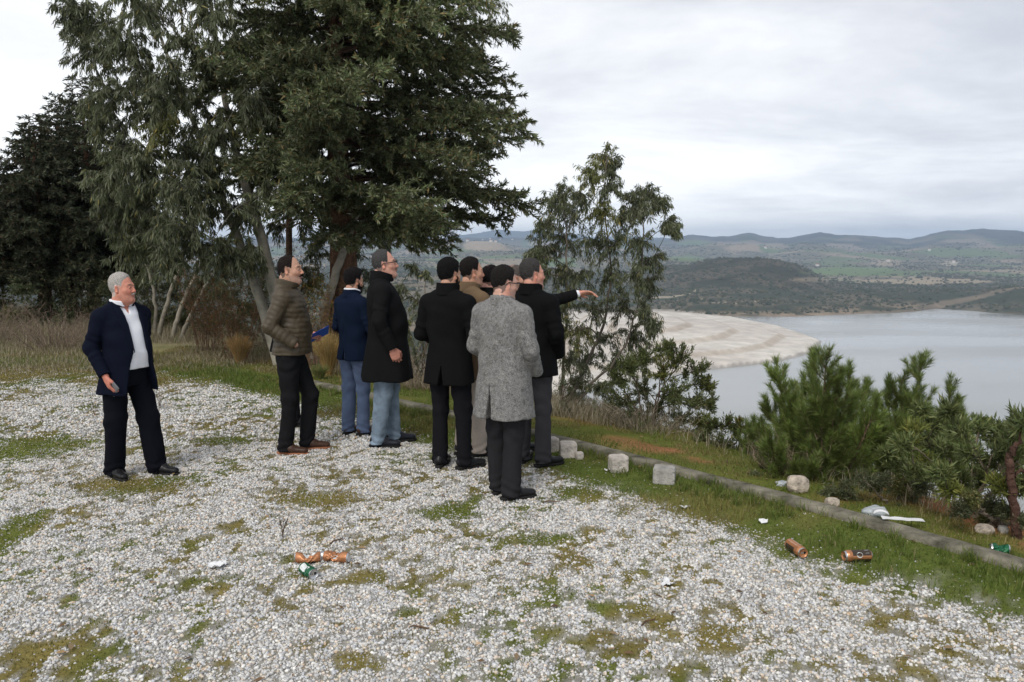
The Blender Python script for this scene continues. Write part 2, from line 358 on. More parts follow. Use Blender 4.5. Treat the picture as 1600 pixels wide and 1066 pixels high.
mp2 = N(t_, 'ShaderNodeMapping'); t_.links.new(tcn.outputs['Object'], mp2.inputs[0]); mp2.inputs['Scale'].default_value = (.0016, .007, 1)
nz2 = N(t_, 'ShaderNodeTexNoise', i_Scale=1.0, i_Detail=4.0); t_.links.new(mp2.outputs[0], nz2.inputs[0])
mr = N(t_, 'ShaderNodeMapRange'); t_.links.new(nz2.outputs[0], mr.inputs[0]); mr.inputs[1].default_value = .38; mr.inputs[2].default_value = .62; mr.inputs[3].default_value = .08; mr.inputs[4].default_value = .34; t_.links.new(mr.outputs[0], b_.inputs['Roughness'])
wv = np.array([(-3000, 40, WATER), (6000, 40, WATER), (6000, 4000, WATER), (-3000, 4000, WATER)], float)
lake = npmesh('lake_water', wv, np.array([[0, 1, 2, 3]]), wm); tag(lake, kind='structure')

# the air between here and the far shore
hz = bpy.data.materials.new('haze_air'); hz.use_nodes = True; ht = hz.node_tree; ht.nodes.clear()
pv = N(ht, 'ShaderNodeVolumePrincipled'); pv.inputs['Color'].default_value = (.60, .77, 1.0, 1); pv.inputs['Density'].default_value = 0.000140; pv.inputs['Anisotropy'].default_value = 0.0
ho = N(ht, 'ShaderNodeOutputMaterial'); ht.links.new(pv.outputs[0], ho.inputs['Volume'])
zb, zt_ = -110.0, float(max(Z.max() + 15, 40))
bx = np.array([(x, y, z) for z in (zb, zt_) for x, y in ((-10900, -9000), (10900, -9000), (10900, 10900), (-10900, 10900))], float)
haze = npmesh('haze', bx, np.array([[3, 2, 1, 0], [4, 5, 6, 7], [0, 1, 5, 4], [1, 2, 6, 5], [2, 3, 7, 6], [3, 0, 4, 7]]), hz); tag(haze, kind='stuff')
# ------------------------------------------------------------ implicit surfaces for bodies and clothes
def surfnets(f, lo, hi, h):
    lo = np.array(lo, float); hi = np.array(hi, float); n = np.ceil((hi - lo) / h).astype(int) + 1
    ax = [(lo[i] + h * np.arange(n[i])).astype(np.float32) for i in range(3)]
    G = np.meshgrid(*ax, indexing='ij'); v = f(*G).astype(np.float32)
    ins = v < 0
    c = np.zeros((n[0] - 1, n[1] - 1, n[2] - 1), np.int8)
    offs = [(i, j, k) for i in (0, 1) for j in (0, 1) for k in (0, 1)]
    sl = lambda i, m: slice(i, m - 1 + i)
    for o in offs: c += ins[sl(o[0], n[0]), sl(o[1], n[1]), sl(o[2], n[2])]
    act = (c > 0) & (c < 8); I = np.argwhere(act)
    idx = np.full(act.shape, -1, np.int32); idx[act] = np.arange(len(I))
    cv = np.stack([v[I[:, 0] + o[0], I[:, 1] + o[1], I[:, 2] + o[2]] for o in offs], 1)
    acc = np.zeros((len(I), 3)); cnt = np.zeros(len(I))
    for a in range(8):
        for b in range(a + 1, 8):
            d = np.array(offs[b]) - np.array(offs[a])
            if np.abs(d).sum() != 1: continue
            m = (cv[:, a] < 0) != (cv[:, b] < 0); t = cv[:, a] / np.where(m, cv[:, a] - cv[:, b], 1)
            acc[m] += np.array(offs[a]) + t[m, None] * d; cnt[m] += 1
    V = lo + h * (I + acc / cnt[:, None])
    F = []
    for axs in range(3):
        s1 = [slice(None)] * 3; s2 = [slice(None)] * 3; s1[axs] = slice(0, n[axs] - 1); s2[axs] = slice(1, n[axs])
        ch = ins[tuple(s1)] != ins[tuple(s2)]; E = np.argwhere(ch)
        b, cc = [(1, 2), (2, 0), (0, 1)][axs]
        ok = (E[:, b] > 0) & (E[:, cc] > 0) & (E[:, b] < n[b] - 1) & (E[:, cc] < n[cc] - 1); E = E[ok]
        def g(db, dc):
            q = E.copy(); q[:, b] += db; q[:, cc] += dc; return idx[q[:, 0], q[:, 1], q[:, 2]]
        q = np.stack([g(-1, -1), g(0, -1), g(0, 0), g(-1, 0)], 1)
        fl = ins[E[:, 0], E[:, 1], E[:, 2]]; q = np.where(fl[:, None], q, q[:, ::-1]); F.append(q)
    return V, np.concatenate(F)
def smin(a, b, k):
    h = np.clip(.5 + .5 * (b - a) / k, 0, 1); return b + (a - b) * h - k * h * (1 - h)
def smax(a, b, k): return -smin(-a, -b, k)
def cap(P, a, b, ra, rb, sq=None):
    """tapered capsule; sq = per-axis scale (squash) applied about a"""
    x, y, z = P
    a = np.array(a, float); b = np.array(b, float)
    if sq is not None:
        s = np.array(sq, float); x, y, z = (x - a[0]) / s[0] + a[0], (y - a[1]) / s[1] + a[1], (z - a[2]) / s[2] + a[2]; b = a + (b - a) / s
    ba = b - a; l2 = max(ba @ ba, 1e-9)
    t = np.clip(((x - a[0]) * ba[0] + (y - a[1]) * ba[1] + (z - a[2]) * ba[2]) / l2, 0, 1)
    d = np.sqrt((x - a[0] - t * ba[0]) ** 2 + (y - a[1] - t * ba[1]) ** 2 + (z - a[2] - t * ba[2]) ** 2) - (ra + (rb - ra) * t)
    return d * (min(sq) if sq is not None else 1)
def ell(P, c, r):
    q = np.sqrt(sum(((P[i] - c[i]) / r[i]) ** 2 for i in range(3)) + 1e-9)
    return (q - 1) * min(r)
def loft(P, T, n=2.2, yaw=None):
    """T rows: z, cx, cy, halfwidth, halfdepth"""
    T = np.array(sorted(T), float); zz = np.linspace(T[0, 0], T[-1, 0], 160)
    ker = np.exp(-np.linspace(-2, 2, 17) ** 2); ker /= ker.sum()
    def ch(i):
        q = np.interp(zz, T[:, 0], T[:, i]); q = np.convolve(np.pad(q, 8, mode='edge'), ker, 'valid'); return lambda z: np.interp(z, zz, q).astype(np.float32)
    x, y, z = P; cx, cy, w, d = [ch(i)(z) for i in (1, 2, 3, 4)]
    q = (np.abs((x - cx) / w) ** n + np.abs((y - cy) / d) ** n + 1e-9) ** (1 / n)
    e = (q - 1) * np.minimum(w, d)
    return smax(e, np.maximum(T[0, 0] - z, z - T[-1, 0]), .012)
def rot(v, yaw):
    c, s = math.cos(yaw), math.sin(yaw); return (v[0] * c - v[1] * s, v[0] * s + v[1] * c, v[2])
def local(P, o, yaw, pitch=0.0, roll=0.0):
    """world-of-the-body grid -> local frame at o turned by yaw, then pitched (nose up +)"""
    x, y, z = P[0] - o[0], P[1] - o[1], P[2] - o[2]
    c, s = math.cos(yaw), math.sin(yaw); x, y = x * c + y * s, -x * s + y * c
    c, s = math.cos(pitch), math.sin(pitch); y, z = y * c + z * s, -y * s + z * c
    if roll: c, s = math.cos(roll), math.sin(roll); x, z = x * c + z * s, -x * s + z * c
    return x, y, z
# canonical head: origin between the ears, +y forward
def head_sdf(P, hs):
    x, y, z = P; ax = np.abs(x); Q = (ax, y, z)
    d = ell(P, (0, -.013, .034), (.0735, .095, .087))
    d = smin(d, ell(P, (0, .030, -.028), (.060 * hs['w'], .060, .086)), .03)
    d = smin(d, cap(Q, (.050 * hs['w'], .0, -.050), (.014, .063, -.088), .021 * hs['j'], .018), .03)     # jaw
    d = smin(d, cap(P, (-.010, .074, -.095), (.010, .074, -.095), .017, .017), .016)             # chin
    if hs['fat'] > 0: d = smin(d, ell(P, (0, .014, -.094), (.058, .050, .028 * (1 + hs['fat']))), .03)
    d = smin(d, cap(Q, (.012, .089, .024), (.044, .070, .022), .011, .010), .014)                # brow
    d = smin(d, cap(Q, (.046, .056, -.018), (.034, .070, -.026), .020, .018), .02)               # cheek
    d = smax(d, -ell(Q, (.032, .102, .006), (.019, .018, .012)), .012)                            # sockets
    d = smin(d, cap(P, (0, .086, .014), (0, .104 * hs['n'] + .001, -.024), .0085, .0110), .010)                # nose
    d = smin(d, ell(Q, (.012, .098, -.030), (.0085, .012, .008)), .007)
    d = smax(d, -ell(Q, (.007, .103, -.040), (.004, .006, .004)), .003)
    d = smin(d, cap(Q, (0, .095, -.052), (.022, .084, -.056), .0065, .004), .005)                # upper lip
    d = smin(d, cap(Q, (0, .093, -.062), (.019, .084, -.062), .0065, .004), .005)
    d = smin(d, ell(Q, (.031, .079, .006), (.0135, .0135, .0115)), .003)                         # lids
    ear = ell(local(Q, (.080, -.010, -.002), -.55, .15), (0, 0, 0), (.0085, .021, .033))
    ear = smax(ear, -ell(local(Q, (.087, -.004, .0), -.35, .15), (0, 0, 0), (.007, .011, .018)), .004)
    return smin(d, ear, .008)
def hair_limit(y, hs):
    f = hs['front']
    return np.interp(y, [-.2, -.085, -.050, -.028, -.016, .012, .026, .034, .040, f, f + .006, .2], [-.075, -.072, -.062, -.035, .026, .030, .018 if hs['burn'] else .034, .020 if hs['burn'] else .045, .055, hs['fz'], hs['fz'] + .03, .3]).astype(np.float32)
def skull(P): return smin(ell(P, (0, -.013, .034), (.0735, .095, .087)), ell(P, (0, .030, -.030), (.062, .064, .088)), .03)
def wob(x, y, z, s): return np.sin(x * s + 1.7 * np.sin(y * s * .63 + 1)) * np.sin(y * s * 1.1 + 1.3 * np.sin(z * s * .71)) * np.sin(z * s * .9 + 1.9 * np.sin(x * s * .57 + 2))
def hair_sdf(P, hs):
    x, y, z = P; lim = hair_limit(y, hs)
    top = sst(z, .02, .10)
    th = hs['side'] + (hs['top'] - hs['side']) * top
    if hs.get('crown', 0): th = th - (hs['top'] + .004) * np.exp(-((x / .045) ** 2 + ((y + .05) / .05) ** 2)) * hs['crown']
    th = th + hs.get('rough', .0025) * wob(x, y, z, 130) + .0012 * wob(x, y, z, 320)
    if hs.get('quiff', 0): th = th + hs['quiff'] * np.exp(-(((y - .060) / .035) ** 2)) * top
    th = th * (.12 + .88 * sst(z - lim, -.004, .030)) + .0006
    d = skull(P) - th
    edge = (lim + .004 * np.sin(x * 160 + y * 90) - z)
    earcut = -ell((np.abs(x), y, z), (.080, -.008, -.006), (.020, .019, .034))
    return np.maximum(np.maximum(d, edge), earcut)
def beard_sdf(P, hs):
    x, y, z = P; ax = np.abs(x)
    full = head_sdf(P, hs) - .0045 - .0015 * wob(x, y, z, 260)
    lim = np.interp(y, [-.03, .0, .02, .05, .075, .13], [.0, .0, -.02, -.045, -.042, -.040])
    d = np.maximum(full, z - lim); d = np.maximum(d, .004 - y); d = np.maximum(d, -(z + .118))
    return np.maximum(d, -ell(P, (0, .098, -.057), (.022, .02, .006)))
def stache_sdf(P, hs):
    x, y, z = P; ax = np.abs(x)
    return cap((ax, y, z), (.0, .103, -.0425), (.025, .088, -.052), .0075, .0045) + .0012 * wob(x, y, z, 400)
# a hand: origin at the wrist, +y towards the fingers, palm facing -z, thumb on the +x side
def hand_sdf(P, curl, mirror=1, point=False, thumb=.5, spread=1.0):
    x, y, z = P; x = x * mirror
    Pm = (x, y, z)
    d = cap(Pm, (0, .0, 0), (0, .03, 0), .025, .030, (1, 1, .72))
    d = smin(d, ell(Pm, (.002, .058, 0), (.043, .048, .0155)), .014)
    fx = [.030, .010, -.011, -.030]; L_ = [(.042, .026, .021), (.047, .030, .022), (.043, .028, .022), (.034, .021, .019)]; rr = [.0092, .0095, .009, .0080]
    for i in range(4):
        c = curl[i]; p = np.array([fx[i], .092 - .006 * abs(i - 1.2), 0.0]); sp = fx[i] * 2.2 * spread; a = 0.
        for j, l in enumerate(L_[i]):
            a += c * (0.75, 1.0, .8)[j]
            q = p + np.array([math.sin(sp) * l * math.cos(a), math.cos(sp) * l * math.cos(a), -l * math.sin(a)])
            d = smin(d, cap(Pm, p, q, rr[i] * (1 - .08 * j), rr[i] * (.93 - .08 * j)), .0035); p = q
    p0 = np.array([.024, .022, -.004]); p1 = np.array([.048, .050, -.012 - .010 * thumb]); p2 = p1 + np.array([.012 - .016 * thumb, .026, -.012 * thumb - .004]); p3 = p2 + np.array([.004 - .016 * thumb, .022, -.008 * thumb])
    d = smin(d, cap(Pm, p0, p1, .0165, .0125), .010); d = smin(d, cap(Pm, p1, p2, .0115, .0102), .003); d = smin(d, cap(Pm, p2, p3, .0100, .0082), .003)
    return d
# ------------------------------------------------------------ people
skin_m = mat('skin', use_col=True, rough=.55, spec=.35, noise=(60., .9, 1.08))
skin_m.node_tree.nodes['Principled BSDF'].inputs['Subsurface Weight'].default_value = .06
skin_m.node_tree.nodes['Principled BSDF'].inputs['Subsurface Radius'].default_value = (.012, .005, .003)
_mc = {}
def cloth(name, c, sc_=220., lo=.75, hi=1.25, rough=.9, bump=.0012, sheen=.0):
    k = (name, c)
    if k not in _mc: _mc[k] = mat(name, c, rough=rough, spec=.2 if rough < .8 else .06, noise=(sc_, lo, hi, 3.), bump=(sc_ * .6, bump), sheen=sheen)
    return _mc[k]
def _hairmat_old(c):
    k = ('hair', c)
    if k not in _mc: _mc[k] = mat('hair', c, rough=.5, spec=.35, noise=(150., .55, 1.5, 5.), bump=(240., .004, 3.))
    return _mc[k]
def hairmat(c):
    k = ('hair', c)
    if k not in _mc:
        m = mat('hair', tuple(q * .75 for q in c), rough=.85, spec=.10, noise=(170., .3, 1.8, 5.), bump=(260., .006, 3.)); _mc[k] = m
    return _mc[k]
# black and white flecked wool
tw = bpy.data.materials.new('tweed_wool'); tw.use_nodes = True; t = tw.node_tree; pb = t.nodes['Principled BSDF']; pb.inputs['Roughness'].default_value = .95; pb.inputs['Specular IOR Level'].default_value = .1
tcc = N(t, 'ShaderNodeTexCoord'); ma = N(t, 'ShaderNodeMapping'); ma.inputs['Scale'].default_value = (1, 1, .62); t.links.new(tcc.outputs['Object'], ma.inputs[0])
v1 = N(t, 'ShaderNodeTexNoise', i_Scale=240., i_Detail=3.0, i_Roughness=.8); t.links.new(ma.outputs[0], v1.inputs['Vector'])
v2 = N(t, 'ShaderNodeTexNoise', i_Scale=34., i_Detail=2.0); t.links.new(tcc.outputs['Object'], v2.inputs['Vector'])
sm_ = M(t, 'ADD', v1.outputs[0], M(t, 'MULTIPLY', M(t, 'SUBTRACT', v2.outputs[0], .5), .22))
rp = N(t, 'ShaderNodeValToRGB'); t.links.new(sm_, rp.inputs[0]); rp.color_ramp.elements[0].position = .38; rp.color_ramp.elements[0].color = (.045, .044, .042, 1); rp.color_ramp.elements[1].position = .63; rp.color_ramp.elements[1].color = (.33, .32, .305, 1)
t.links.new(rp.outputs[0], pb.inputs['Base Color'])
denim_m = mat('washed_denim', (.185, .24, .30), rough=.9, spec=.1, noise=(9., .6, 1.5, 6.), bump=(300., .001))
chino_m = mat('blue_chino_cloth', (.085, .115, .19), rough=.9, spec=.15, noise=(6., .8, 1.25, 5.), bump=(300., .001))
DEF_TORSO = [(0.88, 0, .01, .175, .125), (.98, 0, .015, .175, .13), (1.08, 0, .02, .168, .128), (1.2, 0, .01, .175, .125), (1.32, 0, 0, .185, .12), (1.40, 0, -.01, .165, .10), (1.46, 0, -.02, .09, .07)]
def person(p):
    foot = on_z(p['px'], p['py'], 0)
    d = foot.y
    # standing height from the top of the head
    top = at_y(p['px'], p['top'], d); s = top.z / (1.604 + p.get('headz', 0) + .130 + p['hs'].get('top', .012) * .8); yaw = R(p['yaw'])
    root = empty('person', (foot.x, foot.y, 0), yaw); root.scale = (s, s, s)
    tag(root, p['label'], 'person', p.get('group'))
    fat = p.get('fat', 1.0); lean = p.get('lean', (0, 0))
    SH = p.get('sh', .180); hipx = .095
    sh = [np.array([sg * SH, -.010, 1.388]) for sg in (-1, 1)]
    el = [np.array(p['armL'][0]), np.array(p['armR'][0])]; wr = [np.array(p['armL'][1]), np.array(p['armR'][1])]
    an = [np.array([*p['footL'][:2], .085]), np.array([*p['footR'][:2], .085])]; fyaw = [R(p['footL'][2]), R(p['footR'][2])]
    kn = []
    for i, sg in enumerate((-1, 1)):
        hp = np.array([sg * hipx, 0, .90]); m = (hp + an[i]) / 2; kn.append(np.array([m[0], m[1] + p.get('knee', (.02, .02))[i], .50]))
    hc = np.array([0.0 + p.get('headx', 0), p.get('heady', .022), 1.604 + p.get('headz', 0)]); hy = R(p['head'] - p['yaw']); hp_ = R(p.get('nod', 0)); hr = R(p.get('tilt', 0))
    hs = dict(w=1.0, j=1.0, fat=0.0, n=1.0, front=.070, fz=.085, burn=1, side=.006, top=.014); hs.update(p['hs']); hs['side'] *= .7; hs['top'] *= .8
    def HL(P):
        a_, b_, c_ = local(P, hc, hy, hp_, hr); return a_, b_ / .965, c_ / 1.07
    # ---- skin: head and neck at fine resolution
    def fh(x, y, z):
        P = (x, y, z); d = head_sdf(HL(P), hs)
        nk = cap(P, tuple(hc + np.array([0, -.022, -.05])), (0, -.03, 1.43), .058 * p.get('neck', 1.0), .064 * p.get('neck', 1.0))
        return smin(d, nk, .025)
    V, F = surfnets(fh, hc - [.125, .145, .24], hc + [.125, .145, .14], .0042)
    lx, ly, lz = HL((V[:, 0], V[:, 1], V[:, 2])); alx = np.abs(lx)
    base = np.array(p.get('skin', (.50, .255, .17)))
    C = np.tile(base, (len(V), 1)); n_ = wob(lx, ly, lz, 60)[:, None]
    C = C * (1 + .06 * n_)
    def paint(m, c, k=1.0):
        nonlocal C
        m = (m * k)[:, None]; C = C * (1 - m) + np.array(c) * m
    red_ = base * np.array([1.12, .78, .72])
    paint(sst(alx, .074, .082) * (np.abs(ly + .01) < .04), red_, .45)                   # ears
    paint(np.exp(-((lx / .014) ** 2 + ((lz + .028) / .016) ** 2)) * (ly > .09), red_, .7)
    paint(np.exp(-(((alx - .042) / .02) ** 2 + ((lz + .028) / .02) ** 2)) * (ly > .04), red_, .5)
    paint(np.exp(-((lx / .021) ** 4 + ((lz + .058) / .008) ** 4)) * (ly > .078), (.36, .13, .10), .8)    # lips
    paint(((lz - hair_limit(ly, hs)) > -.002) * (lz > -.058) * 1., base * .25 + np.array(p['hairc']) * .75, 1.0)
    paint(((lz < hair_limit(ly, hs)) & (lz > -.02) & (ly < .02) & (alx < .075)) * 1., np.array(p['hairc']), .3)
    sb = p.get('stubble', .25); paint(sst(lz, -.034, -.052) * sst(lz, -.125, -.105) * (ly > .008), np.array([.20, .14, .12]), sb)
    eyeb = np.exp(-(((alx - .031) / .018) ** 4 + ((lz - .026 - .004 * (alx < .03)) / .0055) ** 4)) * (ly > .05); paint(eyeb, p.get('brow', p['hairc']), .9)
    ed = np.exp(-(((alx - .031) / .0105) ** 4 + ((lz - .006) / .0042) ** 4)) * (ly > .06); paint(ed, (.30, .24, .22), .7)
    ed = np.exp(-(((alx - .031) / .0048) ** 4 + ((lz - .006) / .0045) ** 4)) * (ly > .06); paint(ed, (.03, .02, .015), 1.)
    parts = [(V, F, C)]
    # ---- hands with forearms
    for i, sg in enumerate((-1, 1)):
        hd = p.get('handL' if i == 0 else 'handR')
        if hd is None: continue
        curl, roll, pitch, handyaw = hd.get('curl', (.5, .55, .6, .65)), hd.get('roll', 0), hd.get('pitch', 0), hd.get('yaw', None)
        ax = (wr[i] - el[i]); ax = ax / np.linalg.norm(ax)
        dr = np.array(hd['dir'], float) if 'dir' in hd else ax; dr = dr / np.linalg.norm(dr)
        palm = np.array(hd.get('palm', (-sg, 0, 0)), float); zax = -palm; zax = zax - dr * (zax @ dr); zax /= np.linalg.norm(zax); xax = np.cross(dr, zax)
        thumbdir = np.array(hd.get('thumb', (0, 1, 0)), float); mirror = 1 if xax @ thumbdir > 0 else -1
        B = np.stack([xax, dr, zax]); w0 = wr[i]
        def fl(x, y, z):
            q = [(x - w0[0]) * B[k][0] + (y - w0[1]) * B[k][1] + (z - w0[2]) * B[k][2] for k in range(3)]
            dd = hand_sdf(q, curl, mirror, thumb=hd.get('th', .5), spread=hd.get('spread', 1.))
            return smin(dd, cap((x, y, z), tuple(w0 - ax * .11), tuple(w0), .034, .026), .012)
        V, F = surfnets(fl, w0 - .215, w0 + .215, .0042)
        C = np.tile(base * np.array([1.03, .9, .9]), (len(V), 1)) * (1 + .08 * wob(V[:, 0], V[:, 1], V[:, 2], 90)[:, None])
        parts.append((V, F, C))
    # ---- the body under the clothes
    def fb_(x, y, z):
        P = (x, y, z); d = loft(P, [(a, b, c, w_ * .93, e_ * .90) for a, b, c, w_, e_ in DEF_TORSO])
        d = smin(d, cap(P, (0, -.03, 1.42), (0, -.02, 1.54), .055, .052), .03)
        for i, sg in enumerate((-1, 1)):
            d = smin(d, cap(P, sh[i], el[i], .048, .038), .03); d = smin(d, cap(P, el[i], wr[i] , .038, .024), .015)
            hp = (sg * hipx, 0, .88); d = smin(d, cap(P, hp, kn[i], .080, .050), .03); d = smin(d, cap(P, kn[i], an[i], .048, .034), .015)
        return d
    lo = np.minimum.reduce([np.array([-.3, -.22, .0]), *wr, *el, *an]) - .06; hi = np.maximum.reduce([np.array([.3, .22, 1.58]), *wr, *el, *an]) + .06
    V, F = surfnets(fb_, lo, hi, .014); parts.append((V, F, np.tile(base, (len(V), 1))))
    off = 0; VV = []; FF = []; CC = []
    for V, F, C in parts: VV.append(V); FF.append(F + off); CC.append(C); off += len(V)
    npmesh('body', np.concatenate(VV), np.concatenate(FF), skin_m, np.concatenate(CC), True, root)
    # ---- hair
    def fhr(x, y, z): return hair_sdf(HL((x, y, z)), hs)
    V, F = surfnets(fhr, hc - [.125, .14, .12], hc + [.125, .14, .17], .0042); npmesh('hair', V, F, hairmat(tuple(p['hairc'])), None, True, root)
    if p.get('beard'):
        V, F = surfnets(lambda x, y, z: beard_sdf(HL((x, y, z)), hs), hc - .15, hc + [.14, .14, .04], .0042); npmesh('beard', V, F, hairmat(tuple(p['beard'])), None, True, root)
    if p.get('stache'):
        V, F = surfnets(lambda x, y, z: stache_sdf(HL((x, y, z)), hs), hc - .13, hc + [.13, .13, .03], .0032); npmesh('moustache', V, F, hairmat(tuple(p['stache'])), None, True, root)
    def h2b(v):      # head frame to body frame
        v = np.array(v, float) * np.array([1, .965, 1.07])
        c, s_ = math.cos(hr), math.sin(hr); v = np.array([v[0] * c - v[2] * s_, v[1], v[0] * s_ + v[2] * c])
        c, s_ = math.cos(hp_), math.sin(hp_); v = np.array([v[0], v[1] * c - v[2] * s_, v[1] * s_ + v[2] * c])
        c, s_ = math.cos(hy), math.sin(hy); v = np.array([v[0] * c - v[1] * s_, v[0] * s_ + v[1] * c, v[2]]); return v + hc
    if p.get('glasses'):
        gm_ = mat('spectacle_frame', (.008, .008, .009), rough=.3, spec=.5); PL = []
        for sg in (-1, 1):
            rim = [(sg * (.032 + .026 * math.cos(a) * (1 if abs(math.cos(a)) < .99 else 1)), .112 - .10 * abs(.032 + sg * 0) * 0 - (.012 * (.5 + .5 * math.cos(a))), .004 + .0165 * math.sin(a)) for a in np.linspace(0, 2 * math.pi, 19)]
            PL.append(([h2b(q) for q in rim], .0016))
            PL.append(([h2b(q) for q in ((sg * .058, .100, .012), (sg * .076, .055, .012), (sg * .083, -.008, .014), (sg * .082, -.028, -.008))], .0036))
            PL.append(([h2b(q) for q in ((sg * .006, .112, .017), (sg * .032, .112, .021), (sg * .058, .101, .015))], .0030))
        PL.append(([h2b(q) for q in ((-.007, .112, .010), (0, .116, .012), (.007, .112, .010))], .0016))
        fr = tubes('glasses', PL, gm_, root, 6)
    # ---- trousers
    tr = p['trousers']; lw = tr.get('w', 1.0); hem = tr.get('hem', .035); seed = p.get('seed', 0)
    def ft(x, y, z):
        P = (x, y, z)
        d = loft(P, [(.80, 0, .0, .150 * fat, .112 * fat), (.90, 0, 0, .175 * fat, .128 * fat), (1.0, 0, .012, .168 * fat, .128 * fat), (1.06, 0, .015, .160 * fat, .122 * fat)])
        for i, sg in enumerate((-1, 1)):
            hp = (sg * hipx, 0, .86); end = np.array([an[i][0], an[i][1] - .008, hem])
            a_ = kn[i]; 
            l = smin(cap(P, hp, a_, .098 * fat ** .5, .074 * lw), cap(P, a_, end, .073 * lw, .066 * lw), .03)
            ph = seed + i * 2.1
            u = (z - hem); ang = np.arctan2(y - an[i][1], x - an[i][0])
            brk = np.exp(-(u / .10) ** 2)                                   # the cloth bunches over the shoe
            l = l - .006 * brk * np.sin(u * 95 + 3.2 * np.sin(ang + ph) + ph)
            kk = np.exp(-((z - kn[i][2]) / .13) ** 2); l = l - .0035 * kk * np.sin(z * 50 + 4.0 * np.sin(ang * 1.0 + ph) + ph)
            l = l - .005 * np.sin(ang * 2 + 7 * z + ph) * sst(z, .85, .5) - .0035 * wob(x, y, z, 24 + seed * .5) - .005 * np.exp(-((z - .78) / .09) ** 2) * np.sin(z * 55 + 3 * x * 20 + ph)
            l = np.maximum(l, hem - z + .35 * 0)
            l = np.maximum(l, (z - .95))
            d = smin(d, l, .022)
        return d
    lo = np.minimum(an[0], an[1]) - .12; hi = np.maximum(an[0], an[1]) + .12
    V, F = surfnets(ft, [min(lo[0], -.24), min(lo[1], -.19), .01], [max(hi[0], .24), max(hi[1], .2), 1.09], .0085)
    npmesh('trousers', V, F, tr['m'], None, True, root)
    # ---- shoes
    for i, sg in enumerate((-1, 1)):
        o = an[i]; 
        def SL(P): return local(P, (o[0], o[1], 0), fyaw[i])
        def up_(x, y, z):
            P = SL((x, y, z))
            d = cap(P, (0, -.040, .062), (0, .05, .060), .038, .040, (1, 1, 1.0))
            d = smin(d, cap(P, (0, .04, .050), (.004 * -sg, .165, .040), .044, .034, (1, 1, .78)), .02)
            d = smin(d, cap(P, (0, -.015, .06), (0, -.012, .12), .042, .042), .02)
            return np.maximum(np.maximum(d, .020 - P[2]), P[2] - .125)
        def so_(x, y, z):
            P = SL((x, y, z)); w_ = np.interp(P[1], [-.085, -.05, .02, .10, .17, .215], [.020, .035, .033, .043, .033, .004])
            d = np.maximum(np.abs(P[0] + sg * .003) - w_, np.maximum(P[2] - (.024 + .004 * (P[1] < .0)), -P[2])); d = np.maximum(d, np.maximum(-.082 - P[1], P[1] - .204))
            return d
        b0 = [o[0] - .26, o[1] - .26, -.006]; b1 = [o[0] + .26, o[1] + .26, .14]
        V, F = surfnets(up_, b0, b1, .006); shoe = npmesh('shoe', V, F, p['shoe'], None, True, root)
        V, F = surfnets(so_, b0, [b1[0], b1[1], .04], .006); npmesh('sole', V, F, p.get('sole') or cloth('rubber_sole', (.015, .014, .013), 60., rough=.7), None, True, shoe)
    # ---- upper garments
    for gdef in p['wear']:
        garment(gdef, p, root, sh, el, wr, fat, seed, hc)
    return root, dict(el=el, wr=wr, s=s, h2b=h2b, foot=foot)
